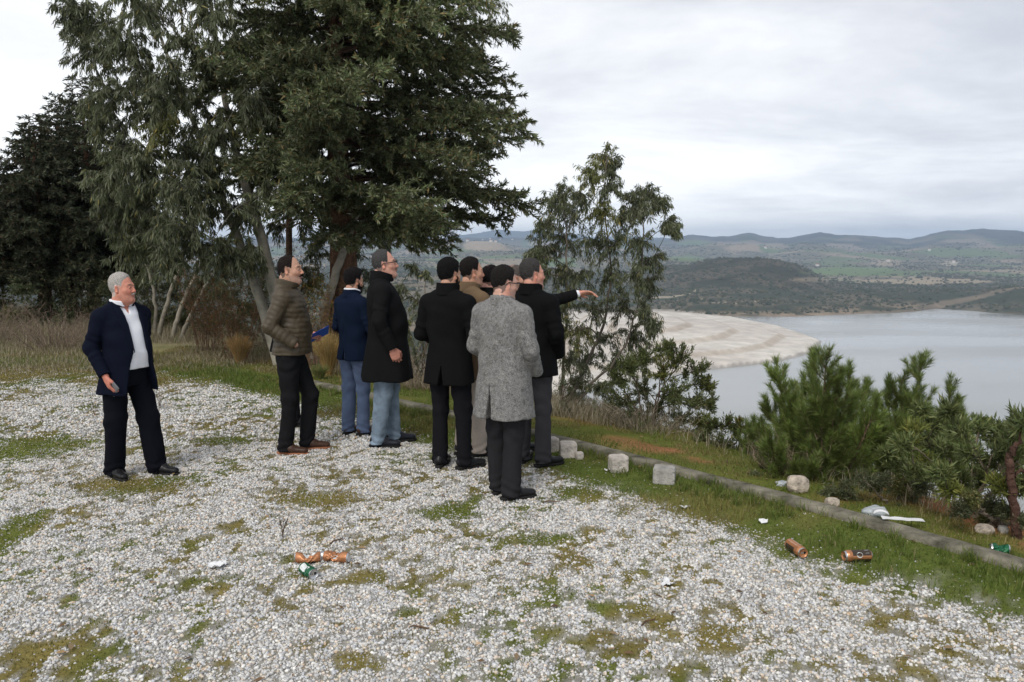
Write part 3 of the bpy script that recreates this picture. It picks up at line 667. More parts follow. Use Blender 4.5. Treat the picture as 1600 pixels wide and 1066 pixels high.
def garment(g, p, root, sh, el, wr, fat, seed, hc):
    hemz = g['hem']; gr = g.get('grow', 0.0); fl = g.get('flare', .0); open_ = g.get('open'); quilt = g.get('quilt')
    belly = p.get('belly', 0.0)
    T = [(z, cx, cy + belly * math.exp(-((z - 1.08) / .16) ** 2) * .5, (w_ + gr) * (fat if z < 1.3 else fat ** .5), (e_ + gr) * (fat if z < 1.3 else fat ** .5) + belly * math.exp(-((z - 1.08) / .17) ** 2) * .5) for z, cx, cy, w_, e_ in DEF_TORSO if z > hemz + .03]
    T = [t for t in T if t[0] > 0.9]
    base = T[0]
    if hemz < .9: T += [(hemz, 0, base[2] * .6, base[3] + fl + .014, base[4] + fl * .9 + .012), ((hemz + .95) / 2, 0, base[2] * .8, base[3] + fl * .55 + .010, base[4] + fl * .5 + .008)]
    else: T += [(hemz, 0, base[2], base[3] - .004, base[4] - .004)]
    T = [(a, b, c, d, e) if a < 1.45 else (a, b, c, d - gr * .4, e - gr * .4) for a, b, c, d, e in T]
    sl = g.get('sleeves', True); srad = g.get('srad', 1.0); cuffs = g.get('cuff', .0)
    def f(x, y, z):
        P = (x, y, z)
        d = loft(P, T, g.get('n', 2.25))
        ang = np.arctan2(x, y + 1e-6)
        lowf = sst(z, 1.15, hemz)
        d = d - g.get('fold', .006) * lowf * np.sin(ang * 5 + 5 * z + seed) * (1 + .5 * np.sin(ang * 9 + seed * 2))
        d = d - .0045 * np.sin(z * 30 + 3.4 * np.sin(ang * 1.5 + seed) + seed) * np.exp(-((z - 1.12) / .16) ** 2) - .0045 * wob(x, y, z, 11 + seed * .2) - .003 * np.sin(22 * (x * .7 + z) + 3 * np.sin(9 * z + seed)) * sst(z, 1.0, 1.2)
        r = .070 + gr * .6
        d = smin(d, cap(P, (-(abs(sh[0][0]) - .012), -.012, 1.378), (abs(sh[0][0]) - .012, -.012, 1.378), r, r), .035)
        d = smin(d, cap(P, (-.02, -.030, 1.472), (-.130, -.018, 1.405), .056 + gr * .3, .052), .035); d = smin(d, cap(P, (.02, -.030, 1.472), (.130, -.018, 1.405), .056 + gr * .3, .052), .035)
        vent = g.get('vent')
        if vent: d = smax(d, -np.maximum(np.abs(x - vent[0]) - .003 - .02 * sst(z, vent[1], hemz), np.maximum(z - vent[1], y + .02)), .006)
        if quilt: d = d - .0055 * (np.abs(np.sin(z * math.pi / .043 + .5 * np.sin(ang * 2 + 1) + .25 * np.sin(ang * 7))) ** .5 - .5) - .003 * wob(x, y, z, 40)
        if open_:
            # the open front: wedge narrowing towards the waist, then the skirts swing apart
            wz_ = np.interp(z, [hemz, 1.0, 1.10, 1.30 if open_[0] > 0 else 1.385, 1.46, 1.6], open_) - (.02 if open_[0] == 0 else 0) * (z < 1.385)
            d = smax(d, -np.maximum(np.abs(x - g.get('openx', 0)) - wz_, .015 - y), .008 if open_[0] > 0 else .002)
        if sl:
            for i in (0, 1):
                a, b = (sh[i] + np.array([0, 0, -.012])), el[i]; ra, rb, rc = (.061 + gr * .5) * srad, (.050 + gr * .5) * srad, (.041 + gr * .4) * srad
                ax = wr[i] - el[i]; ln = np.linalg.norm(ax); ax = ax / ln; e_ = el[i] + ax * (ln - .012 + cuffs)
                s1 = cap(P, a, b, ra, rb); s2 = cap(P, b, el[i] + ax * ln * 1.05, rb, rc)
                tt = (x - el[i][0]) * ax[0] + (y - el[i][1]) * ax[1] + (z - el[i][2]) * ax[2]
                s2 = np.maximum(s2, tt - (ln - .012 + cuffs))
                s_ = smin(s1, s2, .018)
                de = np.sqrt((x - b[0]) ** 2 + (y - b[1]) ** 2 + (z - b[2]) ** 2)
                u1 = (x - a[0]) * (b - a)[0] + (y - a[1]) * (b - a)[1] + (z - a[2]) * (b - a)[2]; u1 = u1 / np.linalg.norm(b - a)
                if quilt: s_ = s_ - .0055 * (np.abs(np.sin(np.where(tt > 0, tt, u1) * math.pi / .043)) ** .5 - .5) - .003 * wob(x, y, z, 40)
                else:
                    s_ = s_ - .0075 * np.exp(-(de / .11) ** 2) * np.sin(de * 130 + 2 * np.sin(ang * 2) + seed) - .0035 * np.sin(u1 * 48 + 2.5 * np.sin(y * 26 + seed)) * np.exp(-((u1 - .14) / .12) ** 2)
                d = smin(d, s_, .014 if not quilt else .008)
        d = smax(d, hemz - z + g.get('slant', 0) * y, .006)
        nk = cap(P, (0, -.022, 1.40), (0, hc[1] * .5, 1.60), .064, .066)
        d = smax(d, -np.maximum(nk, -(z - 1.44)), .008)
        return d
    lo = np.minimum.reduce([np.array([-.34, -.27, hemz - .03]), *[w_ - .09 for w_ in wr], *[w_ - .1 for w_ in el]]); hi = np.maximum.reduce([np.array([.34, .31, 1.56]), *[w_ + .09 for w_ in wr], *[w_ + .1 for w_ in el]])
    lo[2] = min(lo[2], hemz - .03)
    V, F = surfnets(f, lo, hi, g.get('res', .0085))
    o = npmesh(g['name'], V, F, g['m'], None, True, root)
    cl = g.get('collar')
    if cl:
        h_, r_ = cl.get('h', .055), cl.get('r', .076); z0 = g.get('cz', 1.472)
        def fc_(x, y, z):
            yy = y + .012 - (z - z0) * .22
            q = np.sqrt((x / r_) ** 2 + (yy / (r_ * 1.06)) ** 2 + 1e-9); d = np.abs((q - 1) * r_) - cl.get('t', .007)
            topz = z0 + h_ - .30 * np.maximum(yy, -.03) * cl.get('slope', 1.)
            d = np.maximum(d, z - topz); d = np.maximum(d, (z0 - .022 + .15 * np.maximum(y, 0)) - z)
            if cl.get('gap'): d = np.maximum(d, -(np.maximum(np.abs(x) - cl['gap'] * sst(z, z0 - .05, z0 + .03) - .002, .02 - y)))
            return d - .002
        V, F = surfnets(fc_, [-.13, -.15, 1.38], [.13, .15, 1.60], .005); npmesh('collar', V, F, cl.get('m', g['m']), None, True, o)
    if g.get('lapel'):
        def fl_(x, y, z):
            P = (x, y, z); d = loft(P, T, g.get('n', 2.25)); r = .070 + gr * .6
            d = smin(d, cap(P, (-(abs(sh[0][0]) - .012), -.012, 1.378), (abs(sh[0][0]) - .012, -.012, 1.378), r, r), .035)
            d = smin(d, cap(P, (-.02, -.030, 1.472), (-.130, -.018, 1.405), .056 + gr * .3, .052), .035); d = smin(d, cap(P, (.02, -.030, 1.472), (.130, -.018, 1.405), .056 + gr * .3, .052), .035)
            wz_ = np.interp(z, [hemz, 1.0, 1.10, 1.30, 1.46, 1.6], open_); xx = np.abs(x - g.get('openx', 0))
            lw_ = np.interp(z, [1.08, 1.12, 1.30, 1.355, 1.36, 1.40, 1.47], [.0, .012, .060, .078, .048, .052, .040])
            band = np.maximum(xx - wz_ - lw_, wz_ - .002 - xx)
            e = np.maximum(np.abs(d - .004) - .005, band); return np.maximum(np.maximum(e, -.02 - y), np.maximum(1.08 - z, z - 1.50))
        V, F = surfnets(fl_, [-.2, -.04, 1.05], [.2, .30, 1.52], .005); npmesh('lapel', V, F, g['m'], None, True, o)
    for b in g.get('buttons', []):
        V, F = surfnets(lambda x, y, z: ell((x, y, z), b, (.011, .011, .011)), np.array(b) - .02, np.array(b) + .02, .004); npmesh('button', V, F, cloth('button', (.02, .02, .022), 20., rough=.35), None, True, o)
    return o
def tubes(name, PL, m, parent=None, sides=6, col=None):
    """PL: list of (points, radius or radii[, colour])"""
    VV, FF, CC, off = [], [], [], 0
    for it in PL:
        P = np.array(it[0], float); n = len(P); r = np.broadcast_to(np.array(it[1], float), (n,))
        t_ = np.gradient(P, axis=0); t_ /= np.linalg.norm(t_, axis=1)[:, None] + 1e-9
        ref = np.array([.31, .17, .94]) if abs(t_[0][2]) < .9 else np.array([1., .1, .1]); u = np.cross(t_, ref); u /= np.linalg.norm(u, axis=1)[:, None] + 1e-9; v = np.cross(t_, u)
        a = np.linspace(0, 2 * math.pi, sides, endpoint=False)
        ring = P[:, None, :] + r[:, None, None] * (np.cos(a)[None, :, None] * u[:, None, :] + np.sin(a)[None, :, None] * v[:, None, :])
        VV.append(ring.reshape(-1, 3)); i = np.arange(n - 1)[:, None] * sides; j = np.arange(sides)[None, :]; j2 = (j + 1) % sides
        FF.append((np.stack([i + j, i + j2, i + sides + j2, i + sides + j], -1) + off).reshape(-1, 4))
        cap_ = []
        if col is not None or len(it) > 2: CC.append(np.tile(np.array(it[2] if len(it) > 2 else col), (n * sides, 1)))
        off += n * sides
    return npmesh(name, np.concatenate(VV), np.concatenate(FF), m, np.concatenate(CC) if CC else None, True, parent)
BLK = lambda v=.012: cloth('black_wool', (v * .6, v * .6, v * .63), 260., .7, 1.4)
leather = cloth('black_leather', (.014, .014, .015), 40., .8, 1.2, rough=.32, bump=.0006)
brownl = cloth('brown_leather', (.055, .028, .018), 40., .8, 1.2, rough=.4, bump=.0006)
tansole = cloth('tan_rubber', (.30, .12, .06), 60., rough=.7)
blk_tr = dict(m=cloth('black_trouser_cloth', (.010, .010, .012), 200., .8, 1.3))
SLK = (.50, .265, .185)
HANG = lambda sg, ey=-.03, wy=.06, o=.0: [(sg * (.245 + o), ey, 1.135), (sg * (.255 + o), wy, .885)]
PEOPLE = []
def add(**k):
    PEOPLE.append(person(k)); return PEOPLE[-1]
relaxed = dict(curl=(.45, .55, .6, .65), th=.4)
# 1 the man in the open navy suit at the left
navy = cloth('navy_suit_cloth', (.0052, .007, .015), 260., .8, 1.3)
white = cloth('white_shirt_cotton', (.80, .80, .83), 120., .95, 1.03, rough=.8)
add(px=206, py=744, top=425, yaw=-122, head=-93, nod=4, label='person with cropped grey hair in open navy suit and white shirt, holding a phone', seed=1., fat=1.03, belly=.05,
    armR=[(.250, -.06, 1.13), (.228, .085, .90)], armL=[(-.235, -.09, 1.13), (-.175, .05, .95)], footL=(-.16, .13, 22), footR=(.10, -.08, -10), sh=.185,
    hs=dict(side=.004, top=.010, front=.062, fz=.085, burn=1, fat=.5, w=1.06, j=1.1), hairc=(.50, .46, .42), stache=(.45, .41, .37), brow=(.10, .07, .05), skin=(.56, .24, .165), neck=1.12, stubble=.1,
    handR=dict(palm=(-.6, .2, -.1), thumb=(.1, 1, .3), curl=(.55, .6, .65, .7), th=.6, dir=(-.15, .25, -1)), handL=None,
    trousers=dict(m=cloth('navy_suit_trousers', (.006, .0065, .010), 240., .8, 1.3), w=1.2), shoe=leather,
    wear=[dict(name='shirt', hem=.94, m=white, sleeves=False, grow=-.004, fold=.003, open=[0, 0, 0, 0, .020, .040], openx=-.005, collar=dict(h=.040, r=.080, t=.007, gap=.042, slope=.45, m=white)),
          dict(name='suit_jacket', hem=.735, m=navy, grow=.014, flare=.03, open=[.15, .088, .062, .064, .078, .07], lapel=1.0, slant=0, srad=1.04, openx=-.02, collar=dict(h=.020, r=.092, t=.006, gap=.088))])
# 2 the man in the quilted jacket
quiltm = mat('olive_quilted_nylon', (.056, .041, .022), rough=.55, spec=.4, noise=(14., .8, 1.25), bump=(30., .004))
add(px=459, py=707, top=398, yaw=-88, head=-92, nod=3, label='person in olive brown quilted jacket and black jeans with a hand in the pocket', seed=2.2, fat=.98, belly=.022,
    armR=[(.245, -.11, 1.14), (.215, .10, .985)], armL=[(-.24, -.06, 1.14), (-.20, .13, 1.02)], footR=(.07, -.05, -8), footL=(-.10, .10, 8), knee=(.09, .03),
    hs=dict(side=.004, top=.006, front=.034, fz=.102, burn=1, fat=.2, n=1.06, crown=.35), hairc=(.020, .014, .012), stache=(.012, .009, .008), skin=(.50, .28, .19), stubble=.35,
    trousers=dict(m=cloth('black_denim', (.011, .011, .012), 240., .7, 1.5), w=.95), shoe=brownl, sole=tansole,
    wear=[dict(name='quilted_jacket', hem=.885, m=quiltm, grow=.018, quilt=True, fold=.0, res=.0075, collar=dict(h=.052, r=.088, t=.014), cuff=.01)])
# 3 the man hidden behind him, carrying the blue folder
f3 = dict(px=455, py=664, top=407, yaw=-84, head=-86, label='person in black coat holding a blue folder, standing behind the olive quilted jacket', seed=3.1, fat=1.08,
    armR=[(.245, .03, 1.13), (.200, .24, .985)], armL=[(-.24, -.03, 1.13), (-.21, .10, .93)], footR=(.07, .05, -5), footL=(-.09, .0, 8), sh=.18,
    hs=dict(side=.006, top=.012), hairc=(.02, .016, .014), handR=dict(palm=(-.7, 0, -.5), thumb=(0, .3, 1), curl=(.75, .8, .85, .9), th=.7, dir=(-.25, 1, -.2)),
    trousers=blk_tr, shoe=leather, wear=[dict(name='coat', hem=.80, m=BLK(), grow=.016, flare=.03, collar=dict(h=.06, r=.084, t=.010))])
add(**f3)
# 4 navy blazer and blue trousers
add(px=556, py=679, top=418, yaw=-38, head=-48, nod=-6, label='person with black hair and beard in navy blazer, blue trousers and brown shoes', seed=4.4, fat=.98,
    armR=[(.250, .01, 1.13), (.17, .20, 1.00)], armL=[(-.248, .0, 1.13), (-.17, .20, 1.0)], footR=(.09, .03, -12), footL=(-.09, -.02, 8), sh=.175,
    hs=dict(side=.008, top=.020, rough=.004, quiff=.008), hairc=(.012, .010, .010), beard=(.014, .011, .010), skin=(.44, .235, .155),
    trousers=dict(m=chino_m, w=.98), shoe=brownl, handR=relaxed, handL=relaxed,
    wear=[dict(name='shirt', hem=1.2, m=white, sleeves=False, grow=-.006, fold=0, collar=dict(h=.058, r=.075, t=.006, m=white)), dict(name='blazer', hem=.80, m=cloth('navy_wool', (.006, .011, .026), 260., .8, 1.3), grow=.008, flare=.02, fold=.004, vent=(0, .92), collar=dict(h=.045, r=.078, m=cloth('navy_wool', (.006, .011, .026), 260., .8, 1.3)))])
# 5 long black coat, spectacles and pale jeans
add(px=603, py=695, top=389, yaw=-78, head=-86, nod=9, label='person in knee length black coat and pale blue jeans wearing glasses, greying hair', seed=5.3, fat=1.02, belly=.05,
    armR=[(.252, -.05, 1.13), (.252, .06, .895)], armL=HANG(-1), footR=(.08, -.07, -14), footL=(-.09, .08, 4), sh=.18,
    hs=dict(side=.006, top=.011, front=.040, fz=.10, fat=.2, n=1.04), hairc=(.075, .072, .07), stache=(.30, .22, .18), brow=(.06, .05, .045), glasses=True, skin=(.56, .29, .21), stubble=.15,
    handR=dict(palm=(-1, .1, 0), thumb=(0, 1, .1), curl=(.8, .85, .9, .95), th=.7, dir=(-.05, .35, -1)), handL=relaxed,
    trousers=dict(m=denim_m, w=1.02), shoe=cloth('dark_navy_leather', (.016, .018, .024), 40., rough=.38),
    wear=[dict(name='coat', hem=.60, m=BLK(.014), grow=.020, flare=.055, fold=.007, collar=dict(h=.072, r=.088, t=.011), cuff=.012)])
# 6 black coat, beard, hands in front
add(px=703, py=731, top=402, yaw=-24, head=-44, nod=-4, label='person in black coat and slim black trousers seen from behind, short beard', seed=6.6, fat=.96,
    armR=[(.245, -.02, 1.12), (.14, .16, 1.03)], armL=[(-.255, -.01, 1.12), (-.15, .17, 1.03)], footR=(.13, .02, -35), footL=(-.09, .0, 10), sh=.185,
    hs=dict(side=.010, top=.020, front=.074, fz=.088), hairc=(.009, .008, .008), beard=(.03, .018, .012), skin=(.46, .25, .165),
    trousers=dict(m=blk_tr['m'], w=.94), shoe=leather, handR=relaxed, handL=relaxed,
    wear=[dict(name='coat', hem=.715, m=BLK(.011), grow=.014, flare=.022, fold=.004, vent=(0, .88), collar=dict(h=.062, r=.084, t=.009))])
# 7 tan coat
add(px=736, py=711, top=401, yaw=-50, head=-70, nod=2, label='person in tan brown coat and beige trousers standing behind the black coats', seed=7.7, fat=1.03,
    armR=[(.255, .0, 1.13), (.20, .17, .98)], armL=[(-.25, .0, 1.13), (-.19, .17, .98)], footR=(.08, .04, -14), footL=(-.08, -.04, 4),
    hs=dict(side=.005, top=.012, front=.058, fz=.088, fat=.2), hairc=(.016, .013, .012), skin=(.50, .265, .175), stubble=.2, handR=relaxed, handL=relaxed,
    trousers=dict(m=cloth('beige_cotton', (.46, .39, .33), 90., .93, 1.06)), shoe=leather,
    wear=[dict(name='coat', hem=.70, m=cloth('tan_wool', (.155, .105, .062), 260., .8, 1.25), grow=.014, flare=.02, collar=dict(h=.050, r=.082, t=.009))])
# 8 the half hidden man between the tan and the grey coat
add(px=765, py=702, top=413, yaw=-55, head=-52, nod=-3, label='person with dark hair and beard almost hidden between tan coat and tweed coat', seed=8.8,
    armR=HANG(1), armL=HANG(-1), footR=(.08, .0, -12), footL=(-.08, .0, 8), hs=dict(side=.009, top=.008, front=.035, fz=.10, crown=.7), hairc=(.012, .010, .010), beard=(.03, .022, .02), skin=(.52, .27, .21),
    handR=relaxed, handL=relaxed, trousers=blk_tr, shoe=leather, wear=[dict(name='jacket', hem=.78, m=BLK(.012), grow=.012, flare=.015, collar=dict(h=.05, r=.080, t=.008))])
# 9 pointing man behind
PT = dict(px=802, py=703, top=413, yaw=-60, head=-78, nod=0, label='person pointing across the lake with outstretched arm, mostly hidden', seed=9.9,
    armL=HANG(-1), armR=[(.31, .235, 1.41), (.36, .48, 1.475)], footR=(.08, .0, -10), footL=(-.08, .0, 8), hs=dict(side=.004, top=.004, front=.02, fz=.105, crown=1), hairc=(.12, .10, .09), skin=(.56, .30, .21),
    handR=dict(palm=(.45, -.1, -.9), thumb=(.3, .3, -1), curl=(.04, .30, .42, .5), th=.0, spread=1.5, dir=(.22, 1, .05)), handL=relaxed,
    trousers=blk_tr, shoe=leather, wear=[dict(name='shirt', hem=.94, m=white, grow=-.006, fold=.002, srad=.82, cuff=.014), dict(name='coat', hem=.78, m=BLK(.012), grow=.012, flare=.015, collar=dict(h=.05, r=.080, t=.008), cuff=-.018)])
add(**PT)
# 10 dark coat and grey trousers at the right
add(px=829, py=727, top=403, yaw=-30, head=-68, nod=2, label='person in black coat and grey trousers at the right end, short greying hair', seed=10.5, fat=1.0,
    armR=[(.255, -.03, 1.13), (.195, .13, .93)], armL=[(-.26, .0, 1.13), (-.19, .15, .95)], footR=(.11, .02, -34), footL=(-.10, .05, 10), sh=.187,
    hs=dict(side=.007, top=.014, front=.058, fz=.090, fat=.1), hairc=(.060, .055, .052), brow=(.03, .025, .02), skin=(.56, .27, .19),
    trousers=dict(m=cloth('grey_trouser_cloth', (.048, .046, .050), 220., .85, 1.2), w=.96), shoe=leather,
    wear=[dict(name='coat', hem=.775, m=BLK(.010), grow=.018, flare=.022, fold=.004, vent=(0, .93), collar=dict(h=.056, r=.085, t=.009))])
# 11 grey tweed coat, nearest
add(px=786, py=776, top=414, yaw=-32, head=-64, nod=-5, headz=-.012, label='person in flecked grey tweed coat and glasses, nearest of the standing group', seed=11.3, fat=1.01,
    armR=[(.240, -.01, 1.13), (.205, .15, .93)], armL=[(-.245, .0, 1.13), (-.18, .17, .97)], footR=(.09, -.03, -38), footL=(-.07, .06, 0), sh=.180,
    hs=dict(side=.0055, top=.014, front=.066, fz=.088, fat=.7, w=1.06, j=1.08), hairc=(.018, .015, .014), glasses=True, skin=(.53, .30, .225), neck=1.12,
    trousers=dict(m=cloth('charcoal_trouser_cloth', (.022, .021, .023), 220., .85, 1.2), w=1.08), shoe=leather,
    wear=[dict(name='tweed_coat', hem=.615, m=tw, grow=.018, flare=.030, fold=.004, vent=(-.02, .86), collar=dict(h=.030, r=.078, t=.009), res=.0085)])

# the phone in the first man's hand, the folder in the hidden man's hand
def held(name, P, side, off, size, mats, label, cat, rotv, bev=.003):
    root, inf = P; s = inf['s']; yaw = root.rotation_euler[2]
    w_ = inf['wr'][side] + np.array(off); c, s_ = math.cos(yaw), math.sin(yaw)
    W_ = (root.location.x + s * (w_[0] * c - w_[1] * s_), root.location.y + s * (w_[0] * s_ + w_[1] * c), s * w_[2])
    o = empty(name, W_, 0); o.rotation_euler = (rotv[0], rotv[1], yaw + rotv[2]); tag(o, label, cat); return o
import bmesh
def rbox(name, sx, sy, sz, m, parent, loc=(0, 0, 0), bev=.004, seg=2):
    bm = bmesh.new(); bmesh.ops.create_cube(bm, size=1.0); bmesh.ops.scale(bm, vec=(sx, sy, sz), verts=bm.verts); bmesh.ops.bevel(bm, geom=list(bm.edges), offset=bev, segments=seg, affect='EDGES')
    bmesh.ops.translate(bm, vec=loc, verts=bm.verts); me = bpy.data.meshes.new(name); bm.to_mesh(me); bm.free(); me.materials.append(m); o = bpy.data.objects.new(name, me); COL.objects.link(o)
    if parent: o.parent = parent
    return o
ph = held('mobile_phone', PEOPLE[0], 1, (-.035, .045, -.105), None, None, 'grey mobile phone held in the hand of the person in navy suit', 'phone', (R(35), R(20), R(0)))
rbox('phone_body', .012, .145, .070, cloth('phone_metal', (.18, .19, .20), 10., rough=.3), ph, bev=.004)
rbox('screen', .003, .132, .062, cloth('phone_glass', (.02, .022, .028), 10., .95, 1.05, rough=.08), ph, loc=(-.0068, 0, 0), bev=.001)
fo = held('folder', PEOPLE[2], 1, (-.02, .09, .0), None, None, 'blue folder with papers held out behind the olive quilted jacket', 'folder', (R(28), R(-30), R(10)))
blue = cloth('blue_card', (.02, .10, .55), 20., .95, 1.05, rough=.5)
rbox('cover', .20, .24, .003, blue, fo, loc=(0, 0, -.006), bev=.001, seg=1); rbox('paper_sheet', .17, .23, .004, cloth('paper', (.78, .80, .84), 20., .97, 1.03), fo, loc=(0, .008, -.001), bev=.001, seg=1); rbox('cover', .10, .24, .003, blue, fo, loc=(-.05, 0, .004), bev=.001, seg=1)
# ------------------------------------------------------------ kerb, gravel, grass
def Zg(x, y): return Hnear(np.asarray(x, float), np.asarray(y, float))[0]
rng = np.random.RandomState(11)
# kerb: a rough concrete edging, 15 cm wide, standing a few cm proud of the turf
def resample(P, step):
    P = np.asarray(P, float); d = np.r_[0, np.cumsum(np.hypot(*np.diff(P, axis=0).T))]; t = np.arange(0, d[-1], step); return np.stack([np.interp(t, d, P[:, i]) for i in (0, 1)], 1)
kp = resample(KP[1:], .05); tg = np.gradient(kp, axis=0); tg /= np.hypot(tg[:, 0], tg[:, 1])[:, None]; nr_ = np.stack([tg[:, 1], -tg[:, 0]], 1)
sgn = np.sign(kerb_s(kp[40:41, 0] + nr_[40, 0] * .1, kp[40:41, 1] + nr_[40, 1] * .1))[0]; nr_ *= sgn      # nr_ points to the gravel
prof = [(.060, -.10), (.062, -.03), (.060, .026), (.048, .040), (.0, .044), (-.05, .042), (-.078, .036), (-.088, .020), (-.09, -.10)]
rows = []
for k, (o_, z_) in enumerate(prof):
    q = kp + nr_ * (o_ + .012 * (fbm(kp[:, 0] * 6 + k * .4, kp[:, 1] * 6, 3) - .5))[:, None]
    z = np.full(len(q), z_) + .020 * (fbm(kp[:, 0] * 4 + k * .3, kp[:, 1] * 4 + 3, 4) - .5) * (z_ > 0)
    rows.append(np.c_[q, z + .01])
KV = np.stack(rows, 1); n_k = len(prof)
kerb_m = mat('weathered_concrete', (.185, .17, .13), rough=.95, spec=.1, noise=(7., .35, 1.6, 9.), bump=(45., .010, 8.))
kb = npmesh('concrete_kerb', KV.reshape(-1, 3), gfaces(len(kp), n_k), kerb_m, None, True)
tag(kb, 'weathered low concrete kerb running diagonally between the gravel and the grassy bank', 'kerb')
# gravel
def cube_pebbles(P, size, cols, rs, flat=.62):
    n = len(P); base = np.array([(x, y, z) for x in (-1, 1) for y in (-1, 1) for z in (-1, 1)], float)
    V = base[None] * (1 + .60 * (rs.rand(n, 8, 3) - .5)) * np.array([1, .74, flat]) * (.8 + .4 * rs.rand(n, 1, 3))
    V[:, :, :2] *= np.where((base[:, 2] > 0)[None, :, None], .66 + .2 * rs.rand(n, 1, 1), 1.0)
    ang = rs.rand(n) * 6.283; t1 = (rs.rand(n) - .5) * 1.1; t2 = (rs.rand(n) - .5) * 1.1
    def rt(V, i, j, a): c, s = np.cos(a)[:, None], np.sin(a)[:, None]; x, y = V[:, :, i].copy(), V[:, :, j].copy(); V[:, :, i] = x * c - y * s; V[:, :, j] = x * s + y * c
    rt(V, 1, 2, t1); rt(V, 0, 2, t2); rt(V, 0, 1, ang)
    V = V * size[:, None, None] + P[:, None, :]
    F = np.array([[0, 1, 3, 2], [4, 6, 7, 5], [0, 4, 5, 1], [2, 3, 7, 6], [0, 2, 6, 4], [1, 5, 7, 3]])
    F = (F[None] + 8 * np.arange(n)[:, None, None]).reshape(-1, 4)
    return V.reshape(-1, 3), F, np.repeat(cols, 8, axis=0)
def view_pts(n, y0, y1, margin=1.55, power=1.0):
    y = y0 + (y1 - y0) * rng.rand(n * 2) ** power; keep = rng.rand(n * 2) < (y / y1); y = y[keep][:n]
    x = (rng.rand(len(y)) * 2 - 1) * (800 / FPX * y * margin + .25); return x, y
def pebcol(n):
    pal = np.array([(.56, .55, .53), (.66, .65, .63), (.45, .45, .45), (.50, .515, .54), (.34, .34, .34), (.60, .53, .43), (.64, .55, .47), (.54, .41, .29), (.76, .75, .72), (.27, .25, .22)])
    pr = np.array([.21, .17, .17, .12, .09, .08, .06, .02, .06, .02]); i = rng.choice(len(pal), n, p=pr / pr.sum()); return pal[i] * (.92 + .26 * rng.rand(n, 1)) * np.array([1.045, 1.035, 1.015])
PV, PF, PC = [], [], []; off = 0
for (n, y0, y1, smin_, smax_) in ((400000, 2.6, 7.4, .0036, .0098), (170000, 7.4, 12.2, .0065, .0145)):
    x, y = view_pts(n, y0, y1); k, s, a_, b_ = moss_mask(x, y)
    keep = (rng.rand(len(x)) > k * (.90 - .25 * (b_ < .5)) * (1 - sst(s, .75, .60)) - (-.985) * sst(s, .75, .60)) & (s > .02); x, y = x[keep], y[keep]; kk = k[keep]
    sz = smin_ + (smax_ - smin_) * rng.rand(len(x)) ** 1.9; sz = sz * (1 - .3 * kk)
    P = np.stack([x, y, Zg(x, y) + sz * (.05 + .55 * rng.rand(len(x))) * (1 - kk)], 1)
    V, F, C = cube_pebbles(P, sz, pebcol(len(x)) * (1 - .25 * kk[:, None]), rng); PV.append(V); PF.append(F + off); PC.append(C); off += len(V)
peb_m = mat('crushed_marble_pebbles', use_col=True, rough=.85, spec=.25, noise=(150., .82, 1.12, 3.))
gv = npmesh('gravel', np.concatenate(PV), np.concatenate(PF), peb_m, np.concatenate(PC)); tag(gv, kind='stuff'); del PV, PF, PC
# dead leaves and bits of stick lying among the stones
x, y = view_pts(2600, 2.7, 12.5); nL = len(x); a = rng.rand(nL) * 6.283; ln = .010 + .022 * rng.rand(nL) ** 2; thin = rng.rand(nL) > .6; wd_ = np.where(thin, .0022, ln * .42); z = Zg(x, y) + .013 + .004 * rng.rand(nL); til = (rng.rand(nL) - .5) * .5
dx, dy = np.cos(a) * ln, np.sin(a) * ln; wx, wy = -np.sin(a) * wd_, np.cos(a) * wd_
V = np.stack([np.stack([x - dx, y - dy, z], 1), np.stack([x + wx, y + wy, z + ln * .25], 1), np.stack([x + dx, y + dy, z + ln * til], 1), np.stack([x - wx, y - wy, z + ln * .1], 1)], 1).reshape(-1, 3)
lc = np.array([(.16, .10, .055), (.24, .17, .10), (.10, .065, .04), (.30, .20, .10)])[rng.randint(0, 4, nL)]
lf = npmesh('leaf_litter', V, 4 * np.arange(nL)[:, None] + np.arange(4)[None], mat('dead_leaf', use_col=True, rough=.8, spec=.1), np.repeat(lc, 4, axis=0)); tag(lf, kind='stuff')
# blades
def blades(x, y, h, wd, lean, c0, rs, curve=.35, zoff=0.0, drift=None):
    n = len(x); z = Zg(x, y) + zoff; a = rs.rand(n) * 6.283; ln = lean * rs.rand(n); dx, dy = np.cos(a) * ln * h, np.sin(a) * ln * h
    if drift is not None: dx = dx + drift[0] * h; dy = dy + drift[1] * h
    b = rs.rand(n) * 6.283; wx, wy = np.cos(b) * wd / 2, np.sin(b) * wd / 2
    V = np.stack([np.stack([x - wx, y - wy, z - .004], 1), np.stack([x + wx, y + wy, z - .004], 1), np.stack([x + dx * curve + wx * .7, y + dy * curve + wy * .7, z + h * .6], 1), np.stack([x + dx, y + dy, z + h * (1 - .25 * ln)], 1), np.stack([x + dx * curve - wx * .7, y + dy * curve - wy * .7, z + h * .6], 1)], 1)
    i = 5 * np.arange(n)[:, None]; F4 = i + np.array([[0, 1, 2, 4]]); F3 = i + np.array([[4, 2, 3]])
    return V.reshape(-1, 3), F4, F3, np.repeat(c0, 5, axis=0)
def join_blades(name, L_, m, **kw):
    V = []; A = []; B = []; C = []; off = 0
    for v, a, b, c in L_: V.append(v); A.append(a + off); B.append(b + off); C.append(c); off += len(v)
    return npmesh(name, np.concatenate(V), [np.concatenate(A), np.concatenate(B)], m, np.concatenate(C))
grass_m = mat('grass_blades', use_col=True, rough=.6, spec=.25, trans=.3)
def gcol(n, pal, pr, var=.35):
    pal = np.array(pal); i = rng.choice(len(pal), n, p=np.array(pr) / sum(pr)); return pal[i] * (1 - var / 2 + var * rng.rand(n, 1))
